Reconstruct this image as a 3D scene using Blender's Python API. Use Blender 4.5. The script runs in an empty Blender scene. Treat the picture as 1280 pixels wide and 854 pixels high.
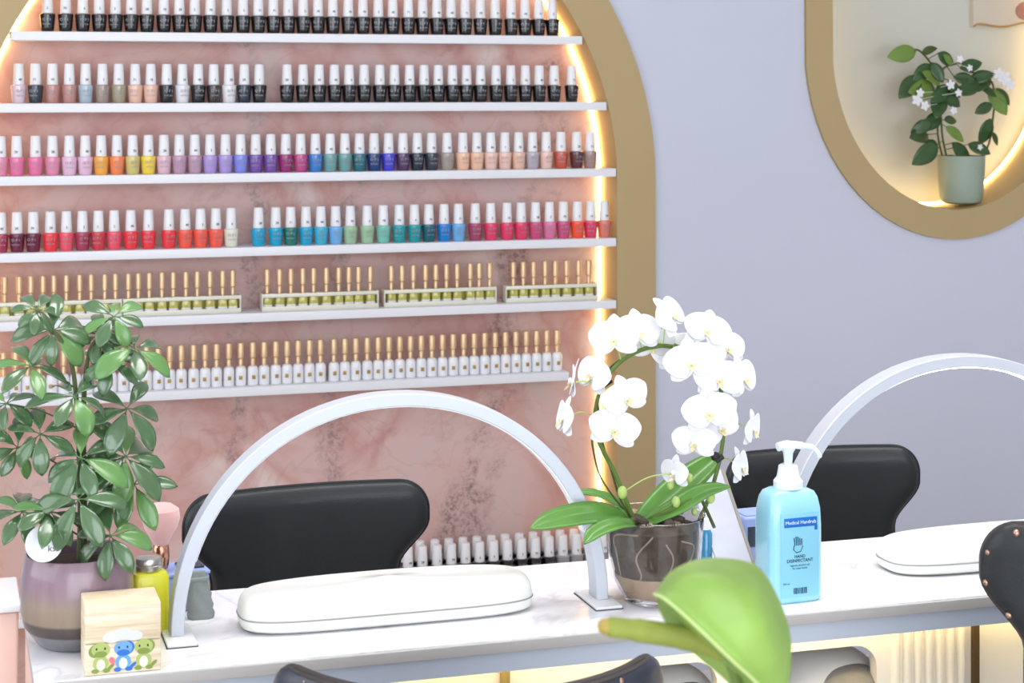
import bpy, bmesh, math, random
from mathutils import Vector, Matrix
random.seed(7)
PI = math.pi
sc = bpy.context.scene
C = sc.collection

# ------------------------------------------------------------------ camera, world, lights, exposure
F = 2300.0; HOR = 110.0; EYE = 1.39
TH = math.atan(0.3083); SN, CS = math.sin(TH), math.cos(TH)
cam_d = bpy.data.cameras.new('camera'); cam = bpy.data.objects.new('camera', cam_d); C.objects.link(cam)
cam.location = (0, 0, EYE); cam.rotation_euler = (PI/2, 0, -TH)
cam_d.sensor_width = 36; cam_d.lens = F/1280*36
cam_d.shift_y = -(427-HOR)/1280
cam_d.clip_start = 0.05
cam_d.dof.use_dof = True; cam_d.dof.focus_distance = 2.55; cam_d.dof.aperture_fstop = 13
sc.camera = cam
world = bpy.data.worlds.new('world'); sc.world = world; world.use_nodes = True
bg = world.node_tree.nodes['Background']; bg.inputs[0].default_value = (0.80, 0.87, 1.0, 1); bg.inputs[1].default_value = 1.0
def area(name, loc, rot, sx, sy, power, col):
    l = bpy.data.lights.new(name, 'AREA'); l.shape = 'RECTANGLE'; l.size = sx; l.size_y = sy; l.energy = power; l.color = col
    o = bpy.data.objects.new(name, l); C.objects.link(o); o.location = loc; o.rotation_euler = rot; return o
area('shopfront_daylight', (0.5, -2.1, 1.35), (math.radians(88), 0, math.radians(-14)), 4.2, 2.3, 108, (0.90, 0.95, 1.0))
cl = area('ceiling_panel_light', (1.35, 2.1, 2.74), (0, 0, 0), 2.8, 0.6, 16, (1.0, 0.98, 0.96)); cl.data.spread = math.radians(100)
area('side_window_daylight', (-1.4, 1.9, 1.6), (PI/2, 0, math.radians(-90)), 2.0, 1.6, 20, (0.90, 0.95, 1.0))
sc.view_settings.view_transform = 'Standard'; sc.view_settings.look = 'None'
sc.view_settings.gamma = 1; sc.view_settings.use_curve_mapping = False
sc.view_settings.exposure = 0.30
LED = 10.0

# ------------------------------------------------------------------ pixel helpers
def at(px, py, Y):
    u = (px-640)/F; zc = Y/(CS-u*SN)
    return Vector((zc*(SN+u*CS), Y, EYE-(py-HOR)/F*zc))
def atx(px, Y): return at(px, 0, Y).x
def on(px, py, z):                      # a pixel on the level plane z
    zc = (EYE-z)*F/(py-HOR); u = (px-640)/F
    return Vector((zc*(SN+u*CS), zc*(CS-u*SN), z))
def atd(px, py, zc):
    u = (px-640)/F
    return Vector((zc*(SN+u*CS), zc*(CS-u*SN), EYE-(py-HOR)/F*zc))

# ------------------------------------------------------------------ materials
def lin(c):
    return tuple(((v/255/12.92) if v/255 <= .04045 else ((v/255+.055)/1.055)**2.4) for v in c)+(1,)
MATS = {}
def mat(name, rgb, rough=.5, metal=0, coat=0, emit=None, estr=0, trans=0, sss=0, ior=1.45, var=0.0, vscale=30, bump=0.0, bscale=200, sheen=0):
    if name in MATS: return MATS[name]
    m = bpy.data.materials.new(name); m.use_nodes = True; MATS[name] = m
    nt = m.node_tree; b = nt.nodes['Principled BSDF']
    c = lin(rgb)
    b.inputs['Base Color'].default_value = c; b.inputs['Roughness'].default_value = rough
    b.inputs['Metallic'].default_value = metal; b.inputs['Coat Weight'].default_value = coat
    b.inputs['IOR'].default_value = ior; b.inputs['Transmission Weight'].default_value = trans
    b.inputs['Coat Roughness'].default_value = .08
    if sheen: b.inputs['Sheen Weight'].default_value = sheen
    if sss: b.inputs['Subsurface Weight'].default_value = sss; b.inputs['Subsurface Radius'].default_value = (.01, .01, .01); b.inputs['Subsurface Scale'].default_value = .3
    if emit: b.inputs['Emission Color'].default_value = lin(emit); b.inputs['Emission Strength'].default_value = estr
    tc = nt.nodes.new('ShaderNodeTexCoord')
    n = nt.nodes.new('ShaderNodeTexNoise'); n.inputs['Scale'].default_value = vscale; n.inputs['Detail'].default_value = 4
    nt.links.new(tc.outputs['Object'], n.inputs['Vector'])
    if var:
        hs = nt.nodes.new('ShaderNodeMix'); hs.data_type = 'RGBA'
        hs.inputs['A'].default_value = tuple(max(0, x*(1-var)) for x in c[:3])+(1,)
        hs.inputs['B'].default_value = tuple(min(1, x*(1+var)) for x in c[:3])+(1,)
        nt.links.new(n.outputs['Fac'], hs.inputs['Factor']); nt.links.new(hs.outputs['Result'], b.inputs['Base Color'])
    if bump:
        n2 = nt.nodes.new('ShaderNodeTexNoise'); n2.inputs['Scale'].default_value = bscale; n2.inputs['Detail'].default_value = 3
        nt.links.new(tc.outputs['Object'], n2.inputs['Vector'])
        bp = nt.nodes.new('ShaderNodeBump'); bp.inputs['Strength'].default_value = bump; bp.inputs['Distance'].default_value = .002
        nt.links.new(n2.outputs['Fac'], bp.inputs['Height']); nt.links.new(bp.outputs['Normal'], b.inputs['Normal'])
    return m
M_wall = mat('lavender_plaster', (200, 203, 217), .75, var=.02, vscale=3, bump=.05, bscale=90)
M_gold = mat('matte_gold_paint', (178, 156, 114), .55, metal=.15, var=.04, vscale=6)
M_white = mat('white_lacquer', (232, 232, 236), .35)
M_nichewall = mat('cream_plaster', (204, 206, 196), .7, var=.03, vscale=5)
M_led = mat('warm_led_strip', (255, 224, 160), .5, emit=(255, 212, 140), estr=LED)
M_led2 = mat('under_table_led_strip', (255, 232, 176), .5, emit=(255, 222, 150), estr=26)
M_floor = mat('pale_floor', (214, 208, 202), .35, var=.06, vscale=4)
M_ceil = mat('white_ceiling', (235, 235, 235), .8, var=.02)
M_room = mat('white_room_paint', (222, 220, 226), .8, var=.02)
M_cap = mat('white_cap_plastic', (238, 238, 240), .3)
M_ink = mat('grey_ink', (70, 72, 80), .6)
M_print = mat('silver_print', (150, 153, 160), .4, metal=.1)
M_goldcap = mat('brushed_gold_cap', (222, 190, 150), .38, metal=.6, var=.06, vscale=60)
M_goldlabel = mat('gold_foil', (178, 146, 84), .4, metal=.5)
M_whiteglass = mat('white_glass', (236, 236, 240), .15, coat=.5)
M_oil = mat('pale_yellow_gel', (196, 188, 92), .12, coat=.8, var=.25, vscale=40)
M_acr = mat('frosted_acrylic', (228, 224, 208), .3, coat=.3)
M_acrwin = mat('yellow_backing', (196, 192, 104), .2, coat=.5, var=.3, vscale=70)
M_leather = mat('black_leather', (30, 33, 36), .46, coat=.10, bump=.12, bscale=500)
M_leather2 = mat('dark_blue_grey_leather', (38, 44, 56), .34, coat=.2, bump=.12, bscale=500)
M_border = mat('brown_black_piping', (52, 46, 44), .5, bump=.2, bscale=400)
M_stud = mat('brass_stud', (186, 150, 128), .3, metal=.9)
M_chrome = mat('chrome', (205, 205, 210), .12, metal=1)
M_blackp = mat('black_plastic', (22, 22, 24), .45)
M_lamp = mat('silver_white_metal', (196, 201, 210), .42, metal=.25)
M_lampbase = mat('white_enamel', (232, 232, 232), .3)
M_diff = mat('lamp_diffuser_off', (240, 240, 240), .5)
M_diffon = mat('lamp_diffuser_on', (255, 255, 255), .5, emit=(250, 250, 255), estr=7)
M_rest = mat('white_leather', (238, 238, 232), .4, coat=.1, bump=.05, bscale=400)
M_seam = mat('grey_seam', (150, 150, 146), .6)
M_edge = mat('beige_grey_edge', (170, 166, 162), .5)
M_apron = mat('blue_grey_apron', (178, 186, 198), .45)
M_panel = mat('cream_white_panel', (234, 228, 214), .5)
M_brass = mat('olive_brass', (150, 128, 62), .4, metal=.4)
M_dbrass = mat('dark_bronze', (84, 66, 32), .45, metal=.3)
M_pink = mat('pink_panel', (226, 192, 178), .5, var=.05, vscale=12)
M_soil = mat('dark_soil', (58, 46, 36), .95, var=.4, vscale=120, bump=.8, bscale=150)
M_leaf = mat('umbrella_plant_leaf', (68, 100, 60), .28, coat=.8, var=.35, vscale=28)
M_leaf_b = mat('young_umbrella_leaf', (92, 134, 72), .32, coat=.4, var=.3, vscale=28)
M_stem = mat('green_brown_stem', (72, 84, 44), .6, var=.3, vscale=60)
M_orleaf = mat('orchid_leaf', (84, 134, 50), .35, coat=.3, var=.3, vscale=24)
M_orstem = mat('orchid_stem', (92, 116, 50), .5, var=.3, vscale=40)
M_petal = mat('white_petal', (236, 237, 240), .55, sss=.25, var=.02, vscale=60)
M_lip = mat('yellow_orchid_throat', (222, 208, 160), .5)
M_bud = mat('green_bud', (172, 196, 112), .5, var=.15, vscale=60)
M_clip = mat('black_clip', (28, 26, 28), .5)
M_dleaf = mat('jasmine_leaf', (46, 80, 34), .4, coat=.25, var=.45, vscale=30)
M_dleaf2 = mat('light_jasmine_leaf', (108, 136, 58), .45, var=.3, vscale=30)
M_sage = mat('sage_green_ceramic', (150, 164, 148), .45, var=.06, vscale=20)
M_bark = mat('orchid_bark', (74, 64, 54), .8, var=.95, vscale=38, bump=1.0, bscale=90)
M_sand = mat('pale_root_mix', (172, 150, 126), .8, var=.25, vscale=60)
M_spathe = mat('lime_green_spathe', (130, 164, 74), .5, coat=.05, sss=.1, var=.38, vscale=26)
M_spadix = mat('olive_spadix', (132, 142, 58), .6, var=.3, vscale=40, bump=.5, bscale=600)
M_lilac = mat('lilac_blue_plastic', (150, 168, 222), .4)
M_lilac_d = mat('dark_panel', (50, 56, 70), .35)
M_greyrub = mat('grey_green_rubber', (128, 134, 132), .55, bump=.3, bscale=150)
M_copper = mat('rose_gold', (206, 150, 122), .18, metal=1)
M_bristle = mat('soft_pink_bristles', (226, 178, 174), .9, sheen=.5, var=.12, vscale=30)
M_silver = mat('aged_silver_lid', (196, 192, 184), .3, metal=.9, var=.2, vscale=50)
M_yellow = mat('yellow_plastic', (224, 220, 52), .3, coat=.3, var=.06, vscale=20)
M_cyan = mat('pale_cyan_liquid_bottle', (150, 208, 226), .22, coat=.5, sss=.2)
M_cyanlab = mat('cyan_label', (132, 196, 218), .4)
M_blue = mat('blue_label_band', (24, 104, 190), .4)
M_navy = mat('navy_ink', (34, 66, 96), .5)
M_pump = mat('white_pump_plastic', (222, 234, 242), .3, sss=.1)
M_tag = mat('white_plant_tag', (226, 230, 232), .5)
M_greyfab = mat('grey_fabric', (138, 136, 134), .9, var=.15, vscale=60, bump=.3, bscale=500)
M_shell = mat('light_grey_shell', (222, 220, 216), .5)
M_canvas = mat('cream_canvas', (206, 198, 184), .7, var=.04, vscale=20)
M_blush = mat('dusty_rose_paint', (170, 122, 108), .7, var=.15, vscale=30)
M_goldedge = mat('gold_leaf_edge', (176, 150, 96), .4, metal=.5)

def mural_material():
    m = bpy.data.materials.new('pink_marble_mural'); m.use_nodes = True; nt = m.node_tree; N = nt.nodes.new; L = nt.links.new
    b = nt.nodes['Principled BSDF']; b.inputs['Roughness'].default_value = .55
    tc = N('ShaderNodeTexCoord'); sp = N('ShaderNodeSeparateXYZ'); L(tc.outputs['Object'], sp.inputs[0])
    def noise(scale, detail=4, dist=0, rough=.5):
        n = N('ShaderNodeTexNoise'); n.inputs['Scale'].default_value = scale; n.inputs['Detail'].default_value = detail
        n.inputs['Distortion'].default_value = dist; n.inputs['Roughness'].default_value = rough; L(tc.outputs['Object'], n.inputs['Vector']); return n.outputs['Fac']
    def mth(op, a, b_=None, c=None, clamp=False):
        n = N('ShaderNodeMath'); n.operation = op; n.use_clamp = clamp
        for i, v in enumerate((a, b_, c)):
            if v is None: continue
            if isinstance(v, (int, float)): n.inputs[i].default_value = v
            else: L(v, n.inputs[i])
        return n.outputs[0]
    def ramp(f, pts):
        r = N('ShaderNodeValToRGB'); cr = r.color_ramp
        while len(cr.elements) < len(pts): cr.elements.new(.5)
        for e, (p, c) in zip(cr.elements, pts): e.position = p; e.color = c
        L(f, r.inputs[0]); return r.outputs[0]
    def mix(f, a, b_):
        n = N('ShaderNodeMix'); n.data_type = 'RGBA'
        L(f, n.inputs['Factor'])
        for k, v in (('A', a), ('B', b_)):
            if isinstance(v, tuple): n.inputs[k].default_value = v
            else: L(v, n.inputs[k])
        return n.outputs['Result']
    base = ramp(noise(2.6, 5, 1.2), [(.25, lin((208, 188, 184))), (.45, lin((216, 182, 176))), (.56, lin((206, 158, 150))), (.72, lin((228, 206, 200)))])
    g = lambda v: (v, v, v, 1)
    dirty = noise(7, 6, 1.5, .6)
    col = mix(mth('MULTIPLY', mth('SUBTRACT', dirty, .56, clamp=True), 3.0, clamp=True), base, lin((182, 122, 118)))
    # thin wandering ink lines
    w = noise(3.4, 3, 2.0); line = mth('SUBTRACT', 1.0, mth('MULTIPLY', mth('ABSOLUTE', mth('SUBTRACT', w, .5)), 70), clamp=True)
    col = mix(mth('MULTIPLY', line, .16), col, lin((160, 104, 100)))
    # speckled grey-brown veins running down the panel: x position as a function of height
    z01 = mth('DIVIDE', sp.outputs['Z'], 2.0)
    wob = mth('MULTIPLY', mth('SUBTRACT', noise(9, 4), .5), .14)
    speck = mth('MULTIPLY', mth('SUBTRACT', noise(75, 5, 0, .8), .46, clamp=True), 9, clamp=True)
    patch = mth('MULTIPLY', mth('SUBTRACT', noise(10, 4, .6), .44, clamp=True), 6, clamp=True)
    veins = [([(320, 60), (318, 180), (330, 250), (325, 350), (290, 430), (300, 560)], .034, .6),
             ([(549, 50), (488, 155), (440, 240), (424, 322), (408, 410), (425, 600), (440, 700)], .034, .55),
             ([(695, 40), (705, 150), (668, 235), (655, 320), (633, 400), (640, 485), (602, 600), (560, 700)], .060, .75)]
    for pts, wid, amt in veins:
        P = sorted((at(x, y, 4.16).z/2, at(x, y, 4.16).x/2) for x, y in pts)
        xr = ramp(z01, [(p, g(v)) for p, v in P])
        sx = N('ShaderNodeSeparateColor'); L(xr, sx.inputs[0])
        d = mth('ABSOLUTE', mth('SUBTRACT', mth('ADD', sp.outputs['X'], wob), mth('MULTIPLY', sx.outputs[0], 2.0)))
        band = mth('SUBTRACT', 1.0, mth('DIVIDE', d, wid), clamp=True)
        bs = mth('MULTIPLY', band, 2.2, clamp=True)
        col = mix(mth('MULTIPLY', mth('MULTIPLY', bs, patch), .45), col, lin((186, 160, 156)))
        col = mix(mth('MULTIPLY', mth('MULTIPLY', mth('MULTIPLY', bs, speck), patch), amt), col, lin((128, 98, 96)))
    L(col, b.inputs['Base Color']); return m
def marble_top():
    m = mat('white_marble_top', (240, 240, 244), .12, coat=.4, var=.0)
    nt = m.node_tree; N = nt.nodes.new; b = nt.nodes['Principled BSDF']
    tc = N('ShaderNodeTexCoord'); n = N('ShaderNodeTexNoise'); n.inputs['Scale'].default_value = 4; n.inputs['Detail'].default_value = 6; n.inputs['Distortion'].default_value = 1.6
    r = N('ShaderNodeValToRGB'); e = r.color_ramp.elements
    e[0].position = .46; e[0].color = lin((240, 240, 244)); e[1].position = .54; e[1].color = lin((240, 240, 244))
    k = e.new(.5); k.color = lin((222, 221, 227))
    nt.links.new(tc.outputs['Object'], n.inputs['Vector']); nt.links.new(n.outputs['Fac'], r.inputs[0]); nt.links.new(r.outputs[0], b.inputs['Base Color'])
    return m
M_mural = mural_material(); M_marble = marble_top()
def glass_mat():
    m = bpy.data.materials.new('clear_glass'); m.use_nodes = True; b = m.node_tree.nodes['Principled BSDF']
    b.inputs['Base Color'].default_value = (.95, .93, .92, 1); b.inputs['Transmission Weight'].default_value = 1; b.inputs['Roughness'].default_value = .05; b.inputs['IOR'].default_value = 1.12
    b.inputs['Specular IOR Level'].default_value = .9; b.inputs['Coat Weight'].default_value = .6
    return m
M_glass = glass_mat()
def wood_mat():
    m = mat('light_wood', (222, 206, 178), .55)
    nt = m.node_tree; b = nt.nodes['Principled BSDF']; N = nt.nodes.new
    tc = N('ShaderNodeTexCoord'); mp = N('ShaderNodeMapping'); mp.inputs['Scale'].default_value = (12, 12, 160)
    n = N('ShaderNodeTexNoise'); n.inputs['Scale'].default_value = 1.6; n.inputs['Detail'].default_value = 4
    r = N('ShaderNodeValToRGB'); r.color_ramp.elements[0].color = lin((206, 184, 148)); r.color_ramp.elements[1].color = lin((236, 224, 200))
    r.color_ramp.elements[0].position = .3; r.color_ramp.elements[1].position = .7
    nt.links.new(tc.outputs['Object'], mp.inputs[0]); nt.links.new(mp.outputs[0], n.inputs['Vector']); nt.links.new(n.outputs['Fac'], r.inputs[0]); nt.links.new(r.outputs[0], b.inputs['Base Color'])
    return m
M_wood = wood_mat()
def pot_mat():
    m = mat('glazed_three_tone_pot', (120, 100, 100), .3, coat=.5)
    nt = m.node_tree; b = nt.nodes['Principled BSDF']; N = nt.nodes.new
    tc = N('ShaderNodeTexCoord'); sp = N('ShaderNodeSeparateXYZ'); nt.links.new(tc.outputs['Object'], sp.inputs[0])
    mm = N('ShaderNodeMath'); mm.operation = 'DIVIDE'; mm.inputs[1].default_value = .105; nt.links.new(sp.outputs['Z'], mm.inputs[0])
    r = N('ShaderNodeValToRGB'); cr = r.color_ramp
    pts = [(0, (112, 112, 116)), (.17, (122, 120, 124)), (.19, (70, 58, 56)), (.30, (82, 68, 64)), (.33, (150, 132, 112)), (.52, (156, 138, 122)), (.68, (150, 124, 134)), (1, (142, 118, 130))]
    while len(cr.elements) < len(pts): cr.elements.new(.5)
    for e, (p, c) in zip(cr.elements, pts): e.position = p; e.color = lin(c)
    nt.links.new(mm.outputs[0], r.inputs[0])
    n = N('ShaderNodeTexNoise'); n.inputs['Scale'].default_value = 30; mp = N('ShaderNodeMapping'); mp.inputs['Scale'].default_value = (3, 3, .6)
    nt.links.new(tc.outputs['Object'], mp.inputs[0]); nt.links.new(mp.outputs[0], n.inputs['Vector'])
    mx = N('ShaderNodeMix'); mx.data_type = 'RGBA'; mx.blend_type = 'MULTIPLY'; mx.inputs['Factor'].default_value = .35
    nt.links.new(r.outputs[0], mx.inputs['A']); nt.links.new(n.outputs['Fac'], mx.inputs['B']); nt.links.new(mx.outputs['Result'], b.inputs['Base Color'])
    return m
M_pot = pot_mat()

# ------------------------------------------------------------------ mesh builder
class MB:
    def __init__(s): s.v = []; s.f = []
    def add(s, vs, fs):
        o = len(s.v); s.v += [Vector(v) for v in vs]; s.f += [tuple(i+o for i in f) for f in fs]; return s
    def box(s, cx, cy, cz, sx, sy, sz, r=0, rot=None):
        """box with rounded vertical+horizontal edges through bmesh bevel"""
        bm = bmesh.new(); bmesh.ops.create_cube(bm, size=1, matrix=Matrix.Diagonal((sx, sy, sz, 1)))
        if r: bmesh.ops.bevel(bm, geom=bm.edges[:], offset=r, segments=3, profile=.5, affect='EDGES')
        if rot is not None: bmesh.ops.transform(bm, matrix=rot, verts=bm.verts)
        bm.verts.index_update(); T = Vector((cx, cy, cz))
        s.add([v.co+T for v in bm.verts], [[v.index for v in f.verts] for f in bm.faces]); bm.free(); return s
    def lathe(s, prof, n=24, c=(0, 0, 0), sq=None, mtx=None):
        """prof list of (r,z); sq=(p, sx, sy) superellipse"""
        vs = []; fs = []
        for r, z in prof:
            for k in range(n):
                a = 2*PI*k/n; x, y = math.cos(a), math.sin(a)
                if sq:
                    p, sx, sy = sq; x = math.copysign(abs(x)**(2/p), x)*sx; y = math.copysign(abs(y)**(2/p), y)*sy
                v = Vector((x*r, y*r, z))
                if mtx: v = mtx @ v
                vs.append(v+Vector(c))
        for i in range(len(prof)-1):
            for k in range(n):
                k2 = (k+1) % n; fs.append((i*n+k, i*n+k2, (i+1)*n+k2, (i+1)*n+k))
        if prof[0][0] > 0: fs.append(tuple(range(n))[::-1])
        if prof[-1][0] > 0: fs.append(tuple((len(prof)-1)*n+k for k in range(n)))
        return s.add(vs, fs)
    def tube(s, pts, rad, n=8, closed=False):
        pts = [Vector(p) for p in pts]; m = len(pts)
        if not hasattr(rad, '__len__'): rad = [rad]*m
        t0 = (pts[1]-pts[0]).normalized(); nrm = t0.orthogonal().normalized(); vs = []
        for i, p in enumerate(pts):
            t = (pts[min(i+1, m-1)]-pts[max(i-1, 0)])
            if closed: t = pts[(i+1) % m]-pts[i-1]
            t.normalize(); nrm = (nrm-t*nrm.dot(t)).normalized(); bn = t.cross(nrm)
            for k in range(n):
                a = 2*PI*k/n; vs.append(p+(nrm*math.cos(a)+bn*math.sin(a))*rad[i])
        fs = [(i*n+k, i*n+(k+1) % n, (i+1)*n+(k+1) % n, (i+1)*n+k) for i in range(m-1) for k in range(n)]
        if closed: fs += [((m-1)*n+k, (m-1)*n+(k+1) % n, (k+1) % n, k) for k in range(n)]
        else: fs += [tuple(range(n))[::-1], tuple((m-1)*n+k for k in range(n))]
        return s.add(vs, fs)
    def sweep(s, pts, nrms, bns, w, h, closed=False):
        """rectangular section: w along nrms, h along bns"""
        vs = []; m = len(pts)
        for p, a, b in zip(pts, nrms, bns):
            for i, j in ((-1, -1), (1, -1), (1, 1), (-1, 1)): vs.append(Vector(p)+Vector(a)*w/2*i+Vector(b)*h/2*j)
        fs = [(i*4+k, i*4+(k+1) % 4, (i+1)*4+(k+1) % 4, (i+1)*4+k) for i in range(m-1) for k in range(4)]
        fs += [(3, 2, 1, 0), tuple((m-1)*4+k for k in range(4))]
        return s.add(vs, fs)
    def grid(s, rows):
        n = len(rows[0]); vs = [v for r in rows for v in r]
        return s.add(vs, [(i*n+k, i*n+k+1, (i+1)*n+k+1, (i+1)*n+k) for i in range(len(rows)-1) for k in range(n-1)])
    def dome(s, r, h, z0, n, c):
        return s.lathe([(.0001, z0), (r*.9, z0), (r, z0+.03), (r, h-r*.85)]+[(r*math.cos(PI/2*k/12)**.8, h-r*.85+r*.85*math.sin(PI/2*k/12)) for k in range(1, 12)]+[(.0001, h)], n, c)
    def sphere(s, c, rx, ry, rz, n=12, m=8, mtx=None):
        prof = [(math.sin(PI*i/m)+1e-5, -math.cos(PI*i/m)) for i in range(m+1)]
        M_ = Matrix.Diagonal((rx, ry, rz)).to_4x4()
        if mtx: M_ = mtx.to_4x4() @ M_
        return s.lathe(prof, n, c, mtx=M_)
    def leaf(s, base, d, up, L, W, nl=8, fold=.15, droop=.25, peak=.5, tipf=1.0, wave=0):
        """leaf blade: base point, direction d, up normal; five verts across"""
        d = Vector(d).normalized(); up = Vector(up); up = (up-d*up.dot(d)).normalized(); side = d.cross(up); rows = []
        p = Vector(base); step = L/nl; dd = d.copy(); uu = up.copy()
        for i in range(nl+1):
            t = i/nl; a = t**(math.log(.5)/math.log(peak)); w = W/2*max(.03, math.sin(PI*min(1, a*tipf+.0))**.75)
            row = []
            for q in (-1, -.5, 0, .5, 1):
                row.append(p+side*w*q+uu*(abs(q)*w*fold+wave*W*math.sin(t*9+q*2)*abs(q)))
            rows.append(row)
            R_ = Matrix.Rotation(-droop/nl, 3, side); dd = R_ @ dd; uu = R_ @ uu
            p = p+dd*step
        return s.grid(rows)
    def build(s, name, m, parent=None, smooth=True, mods=None, org=None):
        me = bpy.data.meshes.new(name); o_ = Vector(org) if org is not None else Vector((0, 0, 0))
        me.from_pydata([v-o_ for v in s.v], [], s.f); me.validate(); me.update()
        bm = bmesh.new(); bm.from_mesh(me); bmesh.ops.remove_doubles(bm, verts=bm.verts, dist=1e-6); bmesh.ops.recalc_face_normals(bm, faces=bm.faces); bm.to_mesh(me); bm.free()
        me.materials.append(m)
        if smooth:
            for p in me.polygons: p.use_smooth = True
            me.set_sharp_from_angle(angle=math.radians(38))
        o = bpy.data.objects.new(name, me); C.objects.link(o)
        if parent is not None: o.parent = parent
        if org is not None and parent is None: o.location = org
        if mods:
            for k, v in mods:
                md = o.modifiers.new(k.lower(), k)
                for a, b in v.items(): setattr(md, a, b)
        return o
def thing(name, label, cat, loc=(0, 0, 0), rz=0, group=None):
    o = bpy.data.objects.new(name, None); C.objects.link(o); o.empty_display_size = .02
    o.location = loc; o.rotation_euler = (0, 0, rz); o['label'] = label; o['category'] = cat
    if group: o['group'] = group
    return o
def tag(o, label, cat, group=None, kind=None):
    o['label'] = label; o['category'] = cat
    if group: o['group'] = group
    if kind: o['kind'] = kind
    return o
def struct(o): o['kind'] = 'structure'; return o
def copy_tree(o, parent=None):
    c = o.copy(); C.objects.link(c); c.parent = parent
    for ch in o.children: copy_tree(ch, c)
    return c
def spline2d(name, loops, depth, m, Y, bevel=0, res=0):
    """filled plane shape with holes in XZ, from Y backwards by depth (real thickness)"""
    cu = bpy.data.curves.new(name+'_curve', 'CURVE'); cu.dimensions = '2D'; cu.fill_mode = 'BOTH'; cu.extrude = depth/2
    for lp in loops:
        sp = cu.splines.new('POLY'); sp.points.add(len(lp)-1); sp.use_cyclic_u = True
        for p, (x, z) in zip(sp.points, lp): p.co = (x, z, 0, 1)
    t = bpy.data.objects.new('t', cu); C.objects.link(t)
    me = bpy.data.meshes.new_from_object(t, depsgraph=bpy.context.evaluated_depsgraph_get()); bpy.data.objects.remove(t)
    me.transform(Matrix.Translation((0, Y+depth/2, 0)) @ Matrix.Rotation(PI/2, 4, 'X')); me.name = name
    bm = bmesh.new(); bm.from_mesh(me); bmesh.ops.remove_doubles(bm, verts=bm.verts, dist=1e-6); bmesh.ops.recalc_face_normals(bm, faces=bm.faces); bm.to_mesh(me); bm.free()
    me.materials.clear(); me.materials.append(m)
    for p in me.polygons: p.use_smooth = True
    me.set_sharp_from_angle(angle=math.radians(30))
    o = bpy.data.objects.new(name, me); C.objects.link(o); return o
def text_mesh(txt, size, ext=.00015, bold=0):
    cu = bpy.data.curves.new('t', 'FONT'); cu.body = txt; cu.size = size; cu.extrude = ext; cu.align_x = 'CENTER'; cu.resolution_u = 2; cu.offset = bold
    t = bpy.data.objects.new('t', cu); C.objects.link(t)
    me = bpy.data.meshes.new_from_object(t, depsgraph=bpy.context.evaluated_depsgraph_get()); bpy.data.objects.remove(t)
    me.transform(Matrix.Rotation(PI/2, 4, 'X')); return me     # reads towards -Y
def text_obj(name, me, m, parent, loc, rz=0):
    if not me.materials: me.materials.append(m)
    else: me.materials[0] = m
    o = bpy.data.objects.new(name, me); C.objects.link(o); o.parent = parent; o.location = loc; o.rotation_euler = (0, 0, rz); return o
def catmull(pts, n=6):
    P = [Vector(p) for p in pts]; P = [P[0]*2-P[1]]+P+[P[-1]*2-P[-2]]; out = []
    for i in range(1, len(P)-2):
        a, b, c, d = P[i-1:i+3]
        for k in range(n):
            t = k/n; out.append(.5*((2*b)+(c-a)*t+(2*a-5*b+4*c-d)*t*t+(3*b-a-3*c+d)*t**3))
    out.append(P[-2]); return out
ORD = ['first', 'second', 'third', 'fourth', 'fifth', 'sixth', 'seventh', 'eighth', 'ninth', 'tenth', 'eleventh', 'twelfth', 'thirteenth', 'fourteenth', 'fifteenth', 'sixteenth', 'seventeenth', 'eighteenth', 'nineteenth', 'twentieth'] + \
      ['twenty-'+x for x in ('first', 'second', 'third', 'fourth', 'fifth', 'sixth', 'seventh', 'eighth', 'ninth')] + ['thirtieth'] + \
      ['thirty-'+x for x in ('first', 'second', 'third', 'fourth', 'fifth', 'sixth', 'seventh', 'eighth', 'ninth')] + ['fortieth'] + ['forty-'+x for x in ('first', 'second', 'third', 'fourth', 'fifth', 'sixth', 'seventh', 'eighth', 'ninth')] + ['fiftieth', 'fifty-first', 'fifty-second']

# ------------------------------------------------------------------ room
YR, YW, YP = 4.05, 4.06, 4.16            # ring front, wall front, mural panel
AX, AZ, RI, RO = .7775, 1.17, .7295, .8265
def arch(R, n=48, z0=0):
    return [(AX-R, z0)]+[(AX-R*math.cos(PI*i/n), AZ+R*math.sin(PI*i/n)) for i in range(n+1)]+[(AX+R, z0)]
NX, NZ = 2.4086, 1.491
def oval(a, b, n=64, top=.25):
    pts = []
    for i in range(n):
        t = 2*PI*i/n; x, z = math.cos(t)*a, math.sin(t)*b
        pts.append((NX+x, NZ+z+(top if z > -1e-6 else 0)))
    return pts
X0, X1, YF, ZC = -1.6, 4.6, -2.3, 2.8
struct(MB().box((X0+X1)/2, (YF+4.3)/2, -.05, X1-X0+.4, 4.3-YF+.4, .1).build('floor', M_floor))
struct(MB().box((X0+X1)/2, (YF+4.3)/2, ZC+.05, X1-X0+.4, 4.3-YF+.4, .1).build('ceiling', M_ceil))
struct(MB().box(X0-.05, (YF+4.3)/2, ZC/2, .1, 4.3-YF, ZC).build('wall_left', M_room))
struct(MB().box(X1+.05, (YF+4.3)/2, ZC/2, .1, 4.3-YF, ZC).build('wall_right', M_room))
# back wall: lavender, arch notch open to the floor and an oval hole
outer = [(X0, 0)]+arch(RO)+[(X1, 0), (X1, ZC), (X0, ZC)]
struct(spline2d('wall_back', [outer, oval(.4155, .4785)], .14, M_wall, YW))
struct(MB().box((X0+X1)/2, YW+.20, ZC/2, X1-X0, .04, ZC).build('wall_back_backing', M_nichewall))
bpy.data.objects['wall_back_backing'].name = 'wall_alcove'
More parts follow.
